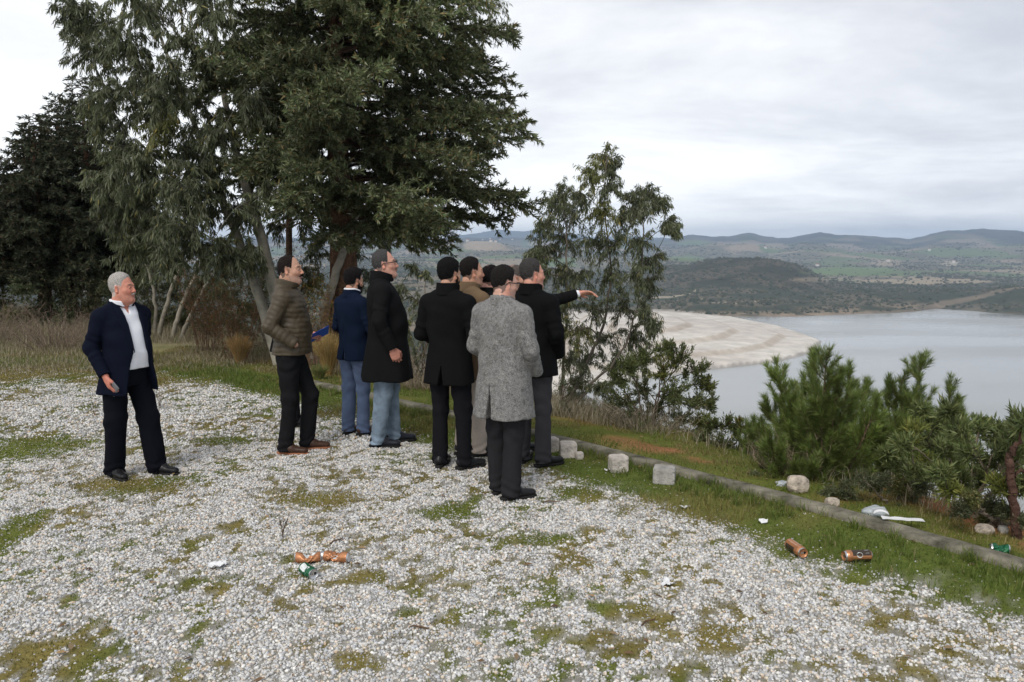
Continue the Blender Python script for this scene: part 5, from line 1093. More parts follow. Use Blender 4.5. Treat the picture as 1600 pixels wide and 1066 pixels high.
# pines
def pine(name, label, base, shoots, seed, group, nd=.085, cols=[(.150, .205, .045), (.195, .250, .060), (.110, .155, .042), (.24, .26, .09)]):
    """shoots: (px, py, Y, length_px): tip positions of leading shoots"""
    rs = np.random.RandomState(seed); b0 = W3(*base); root = empty(name, tuple(b0)); tag(root, label, 'pine', group)
    BR = []; LP, LD, LL, LC = [], [], [], []
    def needles(Q, m, lo=.0, L_=nd, up=.9, tint=1.):
        u = lo + (1 - lo) * rs.rand(m) ** .8; n = len(Q); k = np.clip((u * (n - 1)).astype(int), 0, n - 2); f = (u * (n - 1) - k)[:, None]; P0 = Q[k] * (1 - f) + Q[k + 1] * f; ta = nrm(Q[k + 1] - Q[k])
        side = nrm(np.cross(ta, rs.randn(m, 3))); D = nrm(ta * rs.uniform(.55, 1.3, (m, 1)) * up + side * rs.uniform(.35, .8, (m, 1))); LP.append(P0); LD.append(D); LL.append(L_ * rs.uniform(.6, 1.1, m)); LC.append(pal(rs, m, cols, (3, 3, 3, 1)) * tint)
    for (px, py, Y, lp) in shoots:
        tip = W3(px, py, Y); ln = lp / FPX * Y; mid = tip * .55 + b0 * .45 + np.array([(tip[0] - b0[0]) * .12, 0, -.06]); S = smooth_line([b0 + rs.randn(3) * .03, mid, tip + np.array([-(b0 - tip)[0] * .02, 0, 0])], 16); BR.append((S - b0, np.linspace(.016, .0035, 16), (.17, .12, .08)))
        tl = rs.uniform(.8, 1.2); needles(S - b0, int(260 * ln / .3), lo=max(0, 1 - ln / np.linalg.norm(tip - b0)), tint=tl)
        tot = np.linalg.norm(tip - b0); nb = int(26 * tot)
        for b in range(nb):
            t = rs.uniform(.18, .95); k = int(t * 15); p = S[k]; ax = nrm(S[min(k + 1, 15)] - S[max(k - 1, 0)]); d = nrm(ax * .75 + nrm(rs.randn(3)) * .75 + np.array([0, 0, .25])); lb = (.10 + .34 * (1 - t)) * rs.uniform(.6, 1.15)
            Q = smooth_line([p, p + d * lb * .5 + np.array([0, 0, -.01]), p + d * lb + np.array([0, 0, lb * .22])], 6); BR.append((Q - b0, np.linspace(.005, .0018, 6), (.17, .12, .07))); needles(Q - b0, int(300 * lb / .3) + 20, lo=.25, tint=tl * rs.uniform(.8, 1.2))
    P = np.concatenate(LP); L_ = np.concatenate(LL); V, F, C = leafmesh(P, np.concatenate(LD), L_, .0034, np.concatenate(LC), rs, .3)
    tubes('branches', BR, bark_brown, root, 5); npmesh('needles', V, F, leafmat('pine_needles', .45, .2, .35), C, False, root)
    return root
sh_ = [(1214, 562, 40), (1272, 548, 50), (1293, 552, 45), (1256, 590, 50), (1240, 620, 50), (1330, 575, 45), (1352, 600, 50), (1312, 590, 50), (1197, 620, 45), (1190, 655, 45), (1205, 690, 50), (1225, 660, 60), (1262, 640, 60), (1290, 620, 60), (1330, 640, 60), (1370, 630, 50), (1215, 725, 50), (1250, 700, 60), (1300, 680, 60), (1345, 680, 60), (1380, 670, 50), (1320, 720, 60), (1360, 715, 50), (1275, 730, 50)]
pine('pine_tree', 'bushy young pine with long bright green needles on the bank before the lake', (1288, 790, 6.7), [(a, b, 6.7 + .55 * math.sin(i * 2.4), c) for i, (a, b, c) in enumerate(sh_)], 71, 'young pines on the bank')
pine('pine_tree', 'slimmer young pine with tall bare leading shoot just right of the bushy pine', (1400, 790, 6.9), [(1439, 556, 6.9, 55), (1408, 592, 7.1, 50), (1387, 598, 7.2, 50), (1425, 620, 6.8, 60), (1450, 640, 6.9, 45), (1400, 650, 6.7, 60), (1375, 650, 7., 55), (1430, 680, 6.8, 60), (1410, 710, 6.8, 50)], 72, 'young pines on the bank')
pine('pine_tree', 'small pine tip rising behind the oleander', (1482, 800, 7.2), [(1483, 607, 7.2, 50), (1467, 640, 7.2, 40), (1500, 645, 7.2, 40), (1510, 660, 7.3, 40)], 73, 'young pines on the bank')
pine('pine_tree', 'small pine sprig in the grass left of the bushy pine', (1185, 740, 7.6), [(1176, 668, 7.6, 30), (1190, 680, 7.7, 28), (1165, 690, 7.6, 25), (1200, 695, 7.6, 25)], 74, 'young pines on the bank')
# dry brush
def twiggy(name, label, base, hw, hh, Y, seed, n, col=(.20, .12, .08), leaf=None, group=None, cat='dry shrub'):
    rs = np.random.RandomState(seed); bx, by = base; b0 = W3(bx, by, Y); b0[2] = float(Zg(b0[0], b0[1])) - .02; root = empty(name, tuple(b0)); tag(root, label, cat, group); BR = []; LP, LD, LL, LC = [], [], [], []
    s = Y / FPX
    for i in range(n):
        tip = np.array([rs.uniform(-1, 1) * hw * s, rs.uniform(-.8, .8) * hw * s, rs.uniform(.5, 1) * hh * s]); st = np.array([tip[0] * .35 + rs.randn() * .04, tip[1] * .35, 0]); S = smooth_line([st, (st + tip) / 2 + rs.randn(3) * .05, tip], 7); BR.append((S, np.linspace(.0045, .0015, 7), np.array(col) * rs.uniform(.7, 1.4)))
        for b in range(6):
            k = rs.randint(2, 7); d = nrm(rs.randn(3) * .7 + np.array([0, 0, .8])) * rs.uniform(.08, .30) * hh * s * .8; Q = np.stack([S[k], S[k] + d * .5 + rs.randn(3) * .01, S[k] + d]); BR.append((Q, np.array([.0022, .0016, .001]), np.array(col) * rs.uniform(.7, 1.5)))
            if leaf:
                m = leaf[2]; LP.append(Q[rs.randint(0, 3, m)] + rs.randn(m, 3) * .02); LD.append(rs.randn(m, 3)); LL.append(leaf[1] * rs.uniform(.6, 1.2, m)); LC.append(pal(rs, m, leaf[0], np.ones(len(leaf[0]))))
    tubes('stems', BR, bark_brown, root, 4)
    if leaf: V, F, C = leafmesh(np.concatenate(LP), np.concatenate(LD), np.concatenate(LL), np.concatenate(LL) * .35, np.concatenate(LC), rs); npmesh('leaves', V, F, leafmat('dry_leaves', .7, .25, .15), C, False, root)
    return root
TH = [(.075, .095, .042), (.105, .120, .060), (.055, .070, .034), (.13, .11, .06)]
for lab, bx, sd_, cl in (('dark green undergrowth beneath the conifers at the left edge', 60, 95, [(0, 470), (35, 455), (70, 480), (105, 465), (20, 500), (60, 510), (100, 500), (135, 480), (-20, 490), (130, 510)]), ('dark green undergrowth behind the person in the navy suit', 190, 96, [(150, 450), (180, 470), (210, 450), (165, 500), (200, 505), (235, 480), (250, 500), (220, 520)]), ('dull green undergrowth filling the space behind the pale eucalyptus stems', 320, 97, [(270, 460), (300, 475), (335, 455), (365, 470), (290, 505), (330, 510), (370, 505), (395, 480), (410, 450), (350, 425)])):
    bush('undergrowth', lab, (bx, 560, 16.6), [(a, b, 16.6 + .5 * math.sin(a * .3), 26) for a, b in cl], sd_, kind='any', leaf=(.075, .026), cols=TH, pr=(3, 2, 3, 1), per=60, tw=20, stems=8, group='undergrowth behind the lot')
RD = [(.16, .075, .03), (.22, .12, .04), (.12, .10, .04), (.09, .11, .045)]
twiggy('dry_shrub', 'reddish brown dry shrub behind the quilted jacket, left of it', (372, 560), 40, 120, 12.9, 81, 46, leaf=(RD, .045, 7))
twiggy('dry_shrub', 'brown leafed thicket between the pale stems and the reddish shrub', (325, 550), 40, 140, 14., 82, 46, leaf=(RD, .05, 7))
twiggy('dry_shrub', 'orange brown autumn shrub between the quilted jacket and the navy blazer', (495, 560), 34, 150, 12.4, 83, 40, leaf=([(.30, .15, .04), (.18, .13, .04), (.10, .12, .045), (.25, .20, .08)], .05, 7))
twiggy('dry_shrub', 'tangle of pale dead twigs behind the black coat with jeans', (655, 625), 42, 60, 10.6, 84, 50, col=(.30, .24, .17))
twiggy('dry_shrub', 'pale grey dead weeds left of the person in the navy suit', (85, 560), 85, 65, 13.8, 85, 110, col=(.24, .18, .14))
twiggy('dry_shrub', 'pale grey dead weeds at the left edge of the photo', (-20, 560), 70, 70, 14.3, 86, 90, col=(.22, .17, .13))
twiggy('dry_shrub', 'dull green leafy thicket under the conifers at the left', (120, 530), 80, 95, 17.0, 87, 60, col=(.12, .09, .06), leaf=([(.06, .08, .035), (.09, .10, .05), (.12, .11, .06)], .06, 9))
twiggy('dry_shrub', 'dull green leafy thicket behind the pale eucalyptus stems', (300, 535), 90, 110, 17.0, 88, 70, col=(.12, .09, .06), leaf=([(.06, .08, .035), (.09, .10, .05), (.13, .10, .06)], .06, 9))
twiggy('dry_shrub', 'leafy thicket below the slim dark eucalyptus trunk', (440, 550), 70, 170, 15.0, 89, 70, col=(.14, .10, .07), leaf=([(.06, .08, .035), (.09, .10, .05), (.16, .10, .05)], .055, 8))
twiggy('dry_shrub', 'pale leafless brush on the bank edge in front of the pine', (1230, 760), 60, 70, 6.5, 90, 40, col=(.26, .20, .14))
twiggy('dry_shrub', 'tangle of grey stems at the foot of the leafy bush', (1010, 690), 90, 50, 8.4, 91, 70, col=(.26, .22, .16))
# golden ornamental grass
def tussock(px, py, Y, hpx, wpx, n, seed, cols, label):
    rs = np.random.RandomState(seed); b0 = W3(px, py, Y); b0[2] = float(Zg(b0[0], b0[1])); root = empty('grass_tussock', tuple(b0)); tag(root, label, 'grass tuft'); s = Y / FPX; PV = []; 
    for i in range(n):
        a = rs.rand() * 6.283; sp = rs.rand() ** .7; tip = np.array([math.cos(a) * sp * wpx * s, math.sin(a) * sp * wpx * s, hpx * s * rs.uniform(.6, 1.05) * (1 - .2 * sp)]); st = np.array([math.cos(a), math.sin(a), 0]) * .05 * rs.rand(); PV.append((smooth_line([st, (st + tip) / 2 + np.array([0, 0, .12 * hpx * s]), tip], 5), np.linspace(.0028, .0010, 5), np.array(cols[rs.randint(len(cols))]) * rs.uniform(.8, 1.2)))
    tubes('blades', PV, mat('golden_grass', use_col=True, rough=.8, spec=.1), root, 3); return root
tussock(514, 603, 11.6, 72, 30, 900, 5, [(.42, .27, .10), (.36, .24, .09), (.50, .36, .17), (.22, .19, .07)], 'golden dry grass tuft between the blue folder and the navy blazer')
tussock(375, 572, 12.4, 50, 24, 500, 6, [(.34, .17, .06), (.30, .19, .08), (.40, .26, .12), (.20, .17, .07)], 'rusty orange grass tuft at the foot of the reddish shrub')
tussock(500, 620, 11.0, 26, 20, 300, 7, [(.10, .14, .03), (.14, .17, .05), (.26, .22, .10)], 'short green and straw grass tuft beside the golden tuft')
# scrub speckling the hills: nobody could count it
rs = np.random.RandomState(3); m = ((HR > 500) & (HR < 5200) & (HZ > WATER + 1.5) & (HPX > -100) & (HPX < 1750)).ravel(); ids = np.flatnonzero(m)
wgt = (HR.ravel()[ids] ** 1.1) * (.15 + sst(fbm(HX.ravel()[ids] / 60., HYY.ravel()[ids] / 60., 4), .42, .60)) * (HsT.ravel()[ids] < -10) * (1 - .95 * HNOS.ravel()[ids]) * (1 - .65 * sst(HR.ravel()[ids], 2000, 2700)); ids = rs.choice(ids, 42000, p=wgt / wgt.sum())
P = np.stack([HX.ravel()[ids], HYY.ravel()[ids], HZ.ravel()[ids]], 1); r = HR.ravel()[ids]; P[:, :2] += rs.randn(len(P), 2) * (r * .004)[:, None]
sz = rs.uniform(.8, 2.5, len(P)) * (1 + .8 * (rs.rand(len(P)) > .93)) * (.7 + r / 3500)
oc = np.array([(1, 0, 0), (0, 1, 0), (-1, 0, 0), (0, -1, 0), (0, 0, 1.1), (.7, .7, .75), (-.7, .7, .7), (-.7, -.7, .75), (.7, -.7, .7)], float)
V = oc[None] * (1 + .4 * (rs.rand(len(P), 9, 3) - .5)) * sz[:, None, None] + P[:, None]; F = np.array([[0, 5, 4, 8], [1, 6, 4, 5], [2, 7, 4, 6], [3, 8, 4, 7]])
T3 = np.array([[0, 1, 5], [1, 2, 6], [2, 3, 7], [3, 0, 8]])
cc = pal(rs, len(P), [(.060, .068, .040), (.080, .082, .050), (.10, .092, .065), (.05, .058, .036)], (3, 3, 2, 3))
sb = npmesh('hill_scrub', V.reshape(-1, 3), [(F[None] + 9 * np.arange(len(P))[:, None, None]).reshape(-1, 4), (T3[None] + 9 * np.arange(len(P))[:, None, None]).reshape(-1, 3)], mat('hill_scrub_foliage', use_col=True, rough=1., spec=.05), np.repeat(cc, 9, axis=0)); tag(sb, kind='stuff')
# ------------------------------------------------------------ stone blocks, rocks, litter, far houses
def gp(px, py):
    v = on_z(px, py, 0)
    for _ in range(4): v = on_z(px, py, float(Zg(v.x, v.y)))
    return v
def rough_solid(name, size, m, seed, loc, rz, label, cat, group=None, n=7, amp=.012, round_=.0, chip=.0, tilt=(0, 0)):
    bm = bmesh.new(); bmesh.ops.create_cube(bm, size=1.0); bmesh.ops.subdivide_edges(bm, edges=list(bm.edges), cuts=n, use_grid_fill=True); rs = random.Random(seed)
    f = [rs.uniform(0, 30) for _ in range(3)]
    for v in bm.verts:
        c = v.co; l = max(abs(c.x), abs(c.y), abs(c.z)) * 2
        sph = c.normalized() * .58; c = c.lerp(sph, round_); k = sum(1 for q in (c.x, c.y, c.z) if abs(q) > .40)
        if k >= 2: c = c * (1 - .05 * (k - 1) - chip * rs.random())
        d = float(fbm(np.array(c.x * 3 + f[0] + c.z), np.array(c.y * 3 + f[1] + c.z * 2), 4)) - .5
        c = c * (1 + d * amp * 9)
        v.co = Vector((c.x * size[0], c.y * size[1], (c.z + .5) * size[2] - .012))
    me = bpy.data.meshes.new(name); bm.to_mesh(me); bm.free(); me.materials.append(m)
    for p_ in me.polygons: p_.use_smooth = round_ > .3
    o = bpy.data.objects.new(name, me); COL.objects.link(o); o.location = loc; o.rotation_euler = (tilt[0], tilt[1], rz); tag(o, label, cat, group); return o
stone_w = mat('pale_cut_stone', (.62, .56, .50), rough=.95, spec=.1, noise=(9., .55, 1.2, 8.), bump=(40., .012, 6.))
stone_g = mat('grey_cut_stone', (.43, .41, .375), rough=.95, spec=.1, noise=(11., .55, 1.2, 8.), bump=(40., .012, 6.))
for i, (px, py, w_, h_, m, rz, lab) in enumerate(((862, 707, 24, 27, stone_w, .35, 'pale stone block beside the grey trousers, leftmost and furthest of the row'), (888, 716, 31, 29, stone_w, .1, 'pale chipped stone block, second from the left, touching the first'), (967, 739, 33, 31, stone_w, .25, 'pinkish white stone block standing alone in front of the kerb'), (1040, 757, 41, 31, stone_g, -.25, 'grey stone block, nearest and rightmost of the row by the kerb'))):
    v = gp(px, py); sc_ = v.y / FPX; s_ = w_ * sc_ * .86
    rough_solid('stone_block', (s_, s_ * .85, h_ * sc_ * .92), m, 10 + i, (v.x, v.y + s_ * .35, v.z), rz, lab, 'stone block', 'cut stone blocks set along the kerb', chip=.04, amp=.010)
v = gp(905, 717); rough_solid('stone_chip', (.07, .06, .075), stone_w, 31, v, .5, 'small broken chunk leaning on the chipped stone block', 'stone', round_=.5)
rock_m = mat('weathered_rock', (.56, .48, .39), rough=.95, spec=.1, noise=(14., .45, 1.3, 9.), bump=(22., .04, 8.))
for i, (px, py, w_, h_, lab) in enumerate(((1247, 768, 32, 24, 'largest pale boulder on the bank in front of the pine'), (1300, 790, 22, 13, 'pale elongated stone on the bank right of the boulder'), (1538, 831, 32, 12, 'flat whitish stone under the oleander at the right'), (1567, 832, 18, 12, 'small grey stone next to the flat whitish stone'))):
    v = gp(px, py); sc_ = v.y / FPX; rough_solid('rock', (w_ * sc_, w_ * sc_ * .8, h_ * sc_ * 1.15), rock_m if i != 3 else stone_g, 40 + i, v, .4 * i, lab, 'rock', 'pale rocks on the bank', round_=.72, amp=.03)
# ---- cans
copper = mat('copper_printed_can', (.50, .22, .10), rough=.36, spec=.5, metal=.55, noise=(30., .8, 1.15)); dark_print = mat('dark_can_print', (.045, .030, .018), rough=.35, spec=.5, metal=.2)
alu = mat('bare_aluminium', (.62, .62, .62), rough=.3, metal=.9); greenp = mat('green_can_print', (.010, .11, .045), rough=.35, spec=.5, metal=.35); whitep = mat('white_can_print', (.70, .72, .70), rough=.45); hole_m = mat('dark_inside', (.01, .01, .01), rough=.9)
def can(px, py, az, label, body_m, crush=0.0, bend=0.0, group='empty drink cans littering the gravel', Lc=.166, seed=0, roll=0.0, bands=(), tiltx=0.0, rad=.033):
    """a can on its side; +x local = the drinking end"""
    v = gp(px, py); root = empty('drink_can', (v.x, v.y, v.z + .006), az); tag(root, label, 'can', group); rs = random.Random(seed)
    N_, M_ = 40, 44; prof_ = []
    xs = np.linspace(-Lc / 2, Lc / 2, M_)
    rr = np.interp(xs, [-Lc / 2, -Lc / 2 + .006, -Lc / 2 + .012, Lc / 2 - .022, Lc / 2 - .008, Lc / 2 - .004, Lc / 2], [.024, .029, rad, rad, .027, .0285, .0285])
    a = np.linspace(0, 2 * math.pi, N_, endpoint=False); Xg, A = np.meshgrid(xs, a, indexing='ij'); Rg = rr[:, None] * np.ones_like(A)
    def deform(X_, A_, R_):
        y = R_ * np.cos(A_); z = R_ * np.sin(A_)
        if crush:
            k = np.exp(-((X_ - .01) / .032) ** 2) * crush; z = z * (1 - .72 * k) - .010 * k; y = y * (1 + .32 * k); cre = .005 * k * np.sin(A_ * 5 + X_ * 160 + seed) + .003 * k * np.sin(A_ * 9 - X_ * 90); y = y + cre * np.cos(A_) * 1.5; z = z + cre * np.sin(A_) * 1.5
            z = z + .012 * k * np.sin(X_ * 60)
        Xo = X_.copy()
        if bend: th = bend * (X_ / Lc); Xo = np.where(np.abs(bend) > 1e-3, (Lc / bend) * np.sin(th), X_); y = y * 1.0 + (Lc / bend) * (1 - np.cos(th)) + y * (np.cos(th) - 1)
        c, s_ = math.cos(roll), math.sin(roll); y, z = y * c - z * s_, y * s_ + z * c
        return np.stack([Xo, y, z + rad * (1 - .35 * crush)], -1)
    V = deform(Xg, A, Rg); F = []
    i = np.arange(M_ - 1)[:, None] * N_; j = np.arange(N_)[None]; F = np.stack([i + j, i + (j + 1) % N_, i + N_ + (j + 1) % N_, i + N_ + j], -1)
    colm = [body_m, alu] + [b[4] for b in bands]; xm = (xs[:-1] + xs[1:]) / 2; am = (a + math.pi / N_) % (2 * math.pi); MI = np.zeros((M_ - 1, N_), int); MI[(xm > Lc / 2 - .010) | (xm < -Lc / 2 + .008)] = 1
    for q, (x0, x1, a0, a1, m) in enumerate(bands): MI[np.ix_((xm > x0) & (xm < x1), (am > a0) & (am < a1))] = 2 + q
    o = npmesh('can_body', V.reshape(-1, 3), F.reshape(-1, 4), body_m, None, True, root)
    for m in colm[1:]: o.data.materials.append(m)
    o.data.polygons.foreach_set('material_index', MI.ravel().astype(np.int32))
    # ends
    for sg in (1, -1):
        rl = [(.0285, 0), (.026, -.001), (.0245, -.005), (.012, -.0055), (.0001, -.0055)] if sg > 0 else [(.024, 0), (.020, -.002), (.012, -.006), (.0001, -.007)]
        X_ = np.array([[sg * (Lc / 2 + d_) for _ in a] for r_, d_ in rl]); A_ = np.array([a for _ in rl]); R_ = np.array([[r_] * N_ for r_, _ in rl]); V = deform(X_, A_, R_); k = len(rl)
        i = np.arange(k - 1)[:, None] * N_; F = np.stack([i + j, i + (j + 1) % N_, i + N_ + (j + 1) % N_, i + N_ + j], -1); npmesh('lid' if sg > 0 else 'can_base', V.reshape(-1, 3), F.reshape(-1, 4), alu if body_m is greenp or sg < 0 else copper, None, True, root)
    # drinking hole and ring pull
    ah = np.linspace(0, 2 * math.pi, 17)[:-1]; Hy, Hz = .0105 + .0085 * np.cos(ah), .008 * np.sin(ah)
    V = deform(np.full(16, Lc / 2 - .0042), np.arctan2(Hz, Hy), np.hypot(Hy, Hz)); npmesh('opening', V, np.arange(16)[None], hole_m, None, False, root)
    Hy, Hz = -.006 + .009 * np.cos(ah), .006 * np.sin(ah); X_ = np.stack([np.full(16, Lc / 2 - .0030)] * 2); V = deform(X_, np.stack([np.arctan2(Hz, Hy), np.arctan2(Hz * .5, -.006 + .0045 * np.cos(ah))]), np.stack([np.hypot(Hy, Hz), np.hypot(Hz * .5, -.006 + .0045 * np.cos(ah))]))
    jj = np.arange(16); npmesh('ring_pull', V.reshape(-1, 3), np.stack([jj, (jj + 1) % 16, 16 + (jj + 1) % 16, 16 + jj], 1), alu, None, False, root)
    return root, deform
# printing: polygons given in (x along the can, angle) laid a hair above the metal
def print_on(root, deform, polys, m, r=.0334, name='printed_mark'):
    V = []; F = []; off = 0
    for P in polys:
        P = np.array(P, float); V.append(deform(P[:, 0], P[:, 1], np.full(len(P), r))); F.append(np.arange(len(P)) + off); off += len(P)
    me = bpy.data.meshes.new(name); me.from_pydata([tuple(v) for v in np.concatenate(V)], [], [list(map(int, f)) for f in F]); me.materials.append(m); o = bpy.data.objects.new(name, me); COL.objects.link(o); o.parent = root; return o
def letterB(x0, a0, w_, h_):
    """strokes of a B as quads, x = reading direction, angle = up"""
    q = lambda xa, xb, ya, yb: [(x0 + xa * w_, a0 + ya * h_), (x0 + xb * w_, a0 + ya * h_), (x0 + xb * w_, a0 + yb * h_), (x0 + xa * w_, a0 + yb * h_)]
    return [q(0, .24, 0, 1), q(.24, .85, 0, .16), q(.24, .85, .42, .58), q(.24, .85, .84, 1), q(.74, 1, .10, .46), q(.74, .98, .54, .90)]
# local angle that looks at the camera is about pi (towards -y before the turn) and a little up
TOPF = math.pi * .82
r_, df = can(1339, 878, R(184), 'intact copper and black can lying on the moss strip near the kerb', copper, seed=1, bands=[(-.070, .040, .3, 2.6, dark_print), (-.070, .040, 4.9, 6.0, dark_print)])
# this can's drinking end points left, so its near side has angles round 0
print_on(r_, df, [[(.000 + .018 * math.cos(t), .45 + .50 * math.sin(t)) for t in np.linspace(0, 6.283, 25)[:-1]]], whitep); print_on(r_, df, letterB(.009, .15, -.018, .55), dark_print, .0337)
print_on(r_, df, [[(-.060, .75), (-.038, .75), (-.038, 1.45), (-.060, 1.45)]], whitep); print_on(r_, df, [[(-.059 + .003 * k, .82), (-.0575 + .003 * k, .82), (-.0575 + .003 * k, 1.38), (-.059 + .003 * k, 1.38)] for k in range(7)], dark_print, .0337)
r_, df = can(1243, 866, R(-78), 'intact copper can with its open end towards the camera, at the moss edge', copper, seed=2, bands=[(-.06, .03, 2.6, 4.2, dark_print)])
print_on(r_, df, [[(-.062, 1.35), (.035, 1.35), (.035, 2.05), (-.062, 2.05)]], whitep)
r_, df = can(526, 877, R(168), 'crushed orange copper can, rightmost of the litter pile on the gravel', copper, crush=.75, bend=.35, seed=3)
print_on(r_, df, [[(.0 + .020 * math.cos(t), .75 + .45 * math.sin(t)) for t in np.linspace(0, 6.283, 25)[:-1]]], whitep); print_on(r_, df, letterB(.010, .52, -.020, .5), dark_print, .0337)
r_, df = can(482, 879, R(8), 'folded crushed orange can lying behind the green can', copper, crush=.95, bend=.9, seed=4, bands=[(-.03, .04, .9, 1.8, whitep)])
r_, df = can(482, 901, R(-48), 'green can with white label and silver end turned to the camera', greenp, crush=.35, seed=5, Lc=.130, bands=[(-.045, .020, 1.5, 2.8, whitep)])
print_on(r_, df, [[(-.038 + .011 * k, 1.72), (-.031 + .011 * k, 1.72), (-.031 + .011 * k, 2.5), (-.038 + .011 * k, 2.5)] for k in range(5)], greenp)
r_, df = can(1562, 864, R(160), 'green can half hidden behind the kerb at the right', greenp, crush=.8, seed=6, Lc=.10)
# ---- papers
paper = mat('white_paper', (.80, .80, .80), rough=.8, trans=.1)
def scrap(px, py, pts, m, label, amp=.012, rz=0., seed=0, name='paper_scrap', cat='paper scrap', group=None, zoff=.012):
    v = gp(px, py); n = 22; xs = np.linspace(-1, 1, n); X_, Y_ = np.meshgrid(xs, xs); P = np.array(pts, float); sc_ = np.abs(P).max(); sd = poly_sd(X_ * sc_, Y_ * sc_, P); Zt = amp * (fbm(X_ * 2.2 + seed, Y_ * 2.2 + seed * 3, 3) - .35) * 2
    V = np.stack([X_ * sc_, Y_ * sc_, np.maximum(Zt, -.004) + zoff], -1).reshape(-1, 3); F = gfaces(n, n); keep = (sd.ravel()[F] > -sc_ * .02).all(1); F = F[keep]
    nV = len(V); V2 = V - np.array([0, 0, .0012]); o = npmesh(name, np.concatenate([V, V2]), np.concatenate([F, F[:, ::-1] + nV]), m, None, True); o.location = v; o.rotation_euler = (0, 0, rz); tag(o, label, cat, group); return o
scrap(340, 889, [(-.06, .02), (-.02, .05), (.03, .06), (.055, .01), (.03, -.035), (-.01, -.05), (-.055, -.03)], paper, 'crumpled white tissue on the gravel left of the cans', .03, seed=1)
scrap(1042, 914, [(-.055, -.005), (-.02, .012), (-.012, .05), (.015, .055), (.022, .015), (.055, -.01), (.03, -.03), (.0, -.055), (-.025, -.035)], paper, 'ragged star shaped white tissue on the gravel below the stone blocks', .02, seed=2)
scrap(953, 737, [(-.05, .01), (.0, .035), (.05, .02), (.03, -.03), (-.03, -.02)], paper, 'torn white paper beside the pinkish stone block', .03, seed=3)
scrap(1070, 795, [(-.045, .01), (.0, .03), (.05, .02), (.04, -.02), (-.03, -.02)], paper, 'white scrap on the edge of the moss below the grey block', .02, seed=4)
scrap(1193, 818, [(-.035, .01), (.0, .03), (.035, .01), (.02, -.02), (-.03, -.02)], paper, 'tiny white scrap in the grass before the kerb', .02, seed=5)
scrap(1410, 824, [(-.13, -.030), (.13, -.030), (.13, .030), (-.13, .030)], paper, 'long white paper strip lying across the kerb', .008, rz=R(-12), seed=6, zoff=.055)
o = npmesh('paper_strip', np.concatenate([np.stack([.05 * np.cos(np.linspace(.4, 2.9, 14)), np.full(14, y_), .035 * np.sin(np.linspace(.4, 2.9, 14)) + .03], 1) for y_ in (-.035, .035)]), np.stack([np.arange(13), np.arange(13) + 1, np.arange(13) + 15, np.arange(13) + 14], 1), paper, None, True)
sm2 = o.modifiers.new('thick', 'SOLIDIFY'); sm2.thickness = .0012; o.location = gp(1376, 816) + Vector((0, 0, .02)); o.rotation_euler = (0, 0, R(-20)); tag(o, 'curled white paper strip arching over the kerb', 'paper scrap')
bag = mat('crumpled_plastic_film', (.62, .66, .68), rough=.25, spec=.5, trans=.3)
rough_solid('plastic_bag', (.15, .10, .065), bag, 77, gp(1366, 804), .2, 'crumpled grey white plastic bag in the scrub beyond the kerb', 'plastic bag', round_=.6, amp=.10, chip=.05, n=9)
rough_solid('plastic_bag', (.10, .06, .04), bag, 78, gp(1222, 758), .6, 'small crumpled plastic scrap beside the largest boulder', 'plastic bag', round_=.5, amp=.10, n=8)
# ---- weeds on the gravel
for px, py, hp, sd_, lab in ((442, 840, 40, 5, 'small brown weed sprouting from the gravel above the cans'), (250, 640, 32, 6, 'dry weed stem just behind the open navy suit'), (148, 650, 22, 8, 'short dry weed left of the person in the navy suit')):
    v = gp(px, py); rs = np.random.RandomState(sd_); root = empty('weed', tuple(v)); tag(root, lab, 'weed'); s_ = v.y / FPX; PL = []; LP, LD, LC = [], [], []
    for k in range(6):
        tp = np.array([rs.uniform(-.3, .3), rs.uniform(-.3, .3), rs.uniform(.7, 1)]) * hp * s_; PL.append((smooth_line([(0, 0, 0), tp * [.3, .3, .5], tp], 5), np.linspace(.0022, .001, 5), (.12, .08, .05)))
        for q in range(9): u = rs.uniform(.45, 1); LP.append(tp * u); LD.append(rs.randn(3) * .5 + [0, 0, .8]); LC.append(np.array([.10, .075, .045]) * rs.uniform(.6, 1.3))
    tubes('stems', PL, bark_brown, root, 4); V, F, C = leafmesh(np.array(LP), np.array(LD), .022, .004, np.array(LC), rs); npmesh('leaves', V, F, leafmat('dry_leaves', .7, .25, .15), C, False, root)
# fallen sticks
for px, py, ln, az, lab in ((862, 787, .14, .1, 'short brown stick on the gravel right of the nearest feet'), (655, 984, .10, 2.9, 'curled brown twig on the gravel at the bottom'), (1015, 975, .12, .7, 'thin twig on the gravel below the star shaped tissue'), (527, 848, .12, 1.0, 'thin dark twig on the gravel behind the cans')):
    v = gp(px, py); o = tubes('fallen_twig', [(np.array([(-ln / 2, 0, .012), (-.02, .008, .018), (.03, -.004, .016), (ln / 2, .012, .012)]), np.array([.004, .005, .004, .002]), (.16, .10, .06))], bark_brown, None, 6); o.location = v; o.rotation_euler = (0, 0, az); tag(o, lab, 'twig')
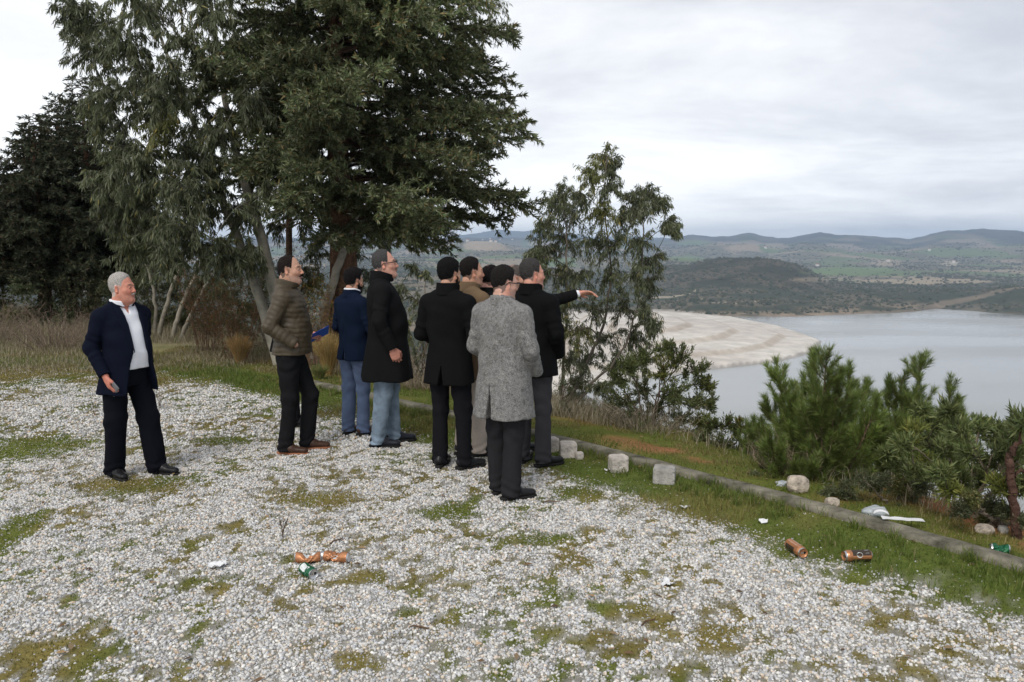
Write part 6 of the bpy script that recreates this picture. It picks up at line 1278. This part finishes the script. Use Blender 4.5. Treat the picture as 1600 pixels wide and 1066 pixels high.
# ---- village and farm buildings far across the valley
def hill_z(x, y): return float(Hall(np.array([x]), np.array([y]))[0][0])
def hit(px, py):
    """first place where the sight line meets the far land"""
    d = ray(px, py); t = np.concatenate([np.arange(700, 8200, 25.)]); x, y, z = d.x * t, d.y * t, CAMH + d.z * t; h_ = Hall(x, y)[0]; k = np.flatnonzero(h_ >= z)
    return (float(x[k[0]]), float(y[k[0]]), float(h_[k[0]])) if len(k) else None
wallm = mat('lime_washed_wall', (.72, .69, .64), rough=.9); roofm = mat('clay_roof_tiles', (.34, .14, .085), rough=.9, noise=(.8, .7, 1.2)); winm = mat('dark_window', (.03, .035, .045), rough=.2)
rs = np.random.RandomState(4)
spots = [(rs.uniform(618, 705), rs.uniform(374, 386)) for _ in range(46)] + [(rs.uniform(720, 850), rs.uniform(373, 379)) for _ in range(8)] + [(1277, 416.5), (1388, 409), (1196, 389), (1490, 411), (1452, 392)]
words_h = ['white', 'cream', 'pale']; nh = 0
for i, (px, py) in enumerate(spots):
    q = hit(px, py)
    if q is None: continue
    big = px > 1000; w_, d_, h_ = rs.uniform(9, 16), rs.uniform(8, 11), rs.uniform(5, 9)
    root = empty('village_house', q, rs.uniform(0, 3.14)); 
    if big: tag(root, ('white farmhouse with red roof beside the green field across the lake' if px == 1277 else 'lone farmhouse far across the lake, %s' % {1388: 'above the wide green field', 1196: 'on the ridge slope behind the scrub hill', 1490: 'on the bare patch at the right', 1452: 'high on the blue ridge flank'}[int(px)]), 'house')
    else: tag(root, 'tiny white walled red roofed house of the village on the far hillside', 'house', 'houses of the far hillside village')
    V = np.array([(x, y, z) for z in (-3, h_) for x, y in ((-w_ / 2, -d_ / 2), (w_ / 2, -d_ / 2), (w_ / 2, d_ / 2), (-w_ / 2, d_ / 2))]); npmesh('wall', V, np.array([[0, 1, 5, 4], [1, 2, 6, 5], [2, 3, 7, 6], [3, 0, 4, 7]]), wallm, None, False, root)
    e_ = .6; V = np.array([(-w_ / 2 - e_, -d_ / 2 - e_, h_), (w_ / 2 + e_, -d_ / 2 - e_, h_), (w_ / 2 + e_, d_ / 2 + e_, h_), (-w_ / 2 - e_, d_ / 2 + e_, h_), (-w_ / 2 - e_, 0, h_ + 2.6), (w_ / 2 + e_, 0, h_ + 2.6)]); me = bpy.data.meshes.new('roof'); me.from_pydata([tuple(v) for v in V], [], [(0, 1, 5, 4), (2, 3, 4, 5), (1, 2, 5), (3, 0, 4), (3, 2, 1, 0)]); me.materials.append(roofm); o = bpy.data.objects.new('roof', me); COL.objects.link(o); o.parent = root
q = hit(690, 384)
if q:
    root = empty('minaret', q); tag(root, 'slim white minaret rising among the houses of the far village', 'minaret'); a = np.linspace(0, 6.283, 13)[:-1]
    pr_ = [(2.0, -3), (2.0, 14), (1.5, 14.2), (1.4, 26), (2.4, 26.6), (2.4, 27.8), (1.3, 28), (1.2, 33), (.05, 41)]; V = np.array([(r * math.cos(t), r * math.sin(t), z) for r, z in pr_ for t in a]); i = np.arange(len(pr_) - 1)[:, None] * 12; j = np.arange(12)[None]; npmesh('tower', V, np.stack([i + j, i + (j + 1) % 12, i + 12 + (j + 1) % 12, i + 12 + j], -1).reshape(-1, 4), wallm, None, False, root)
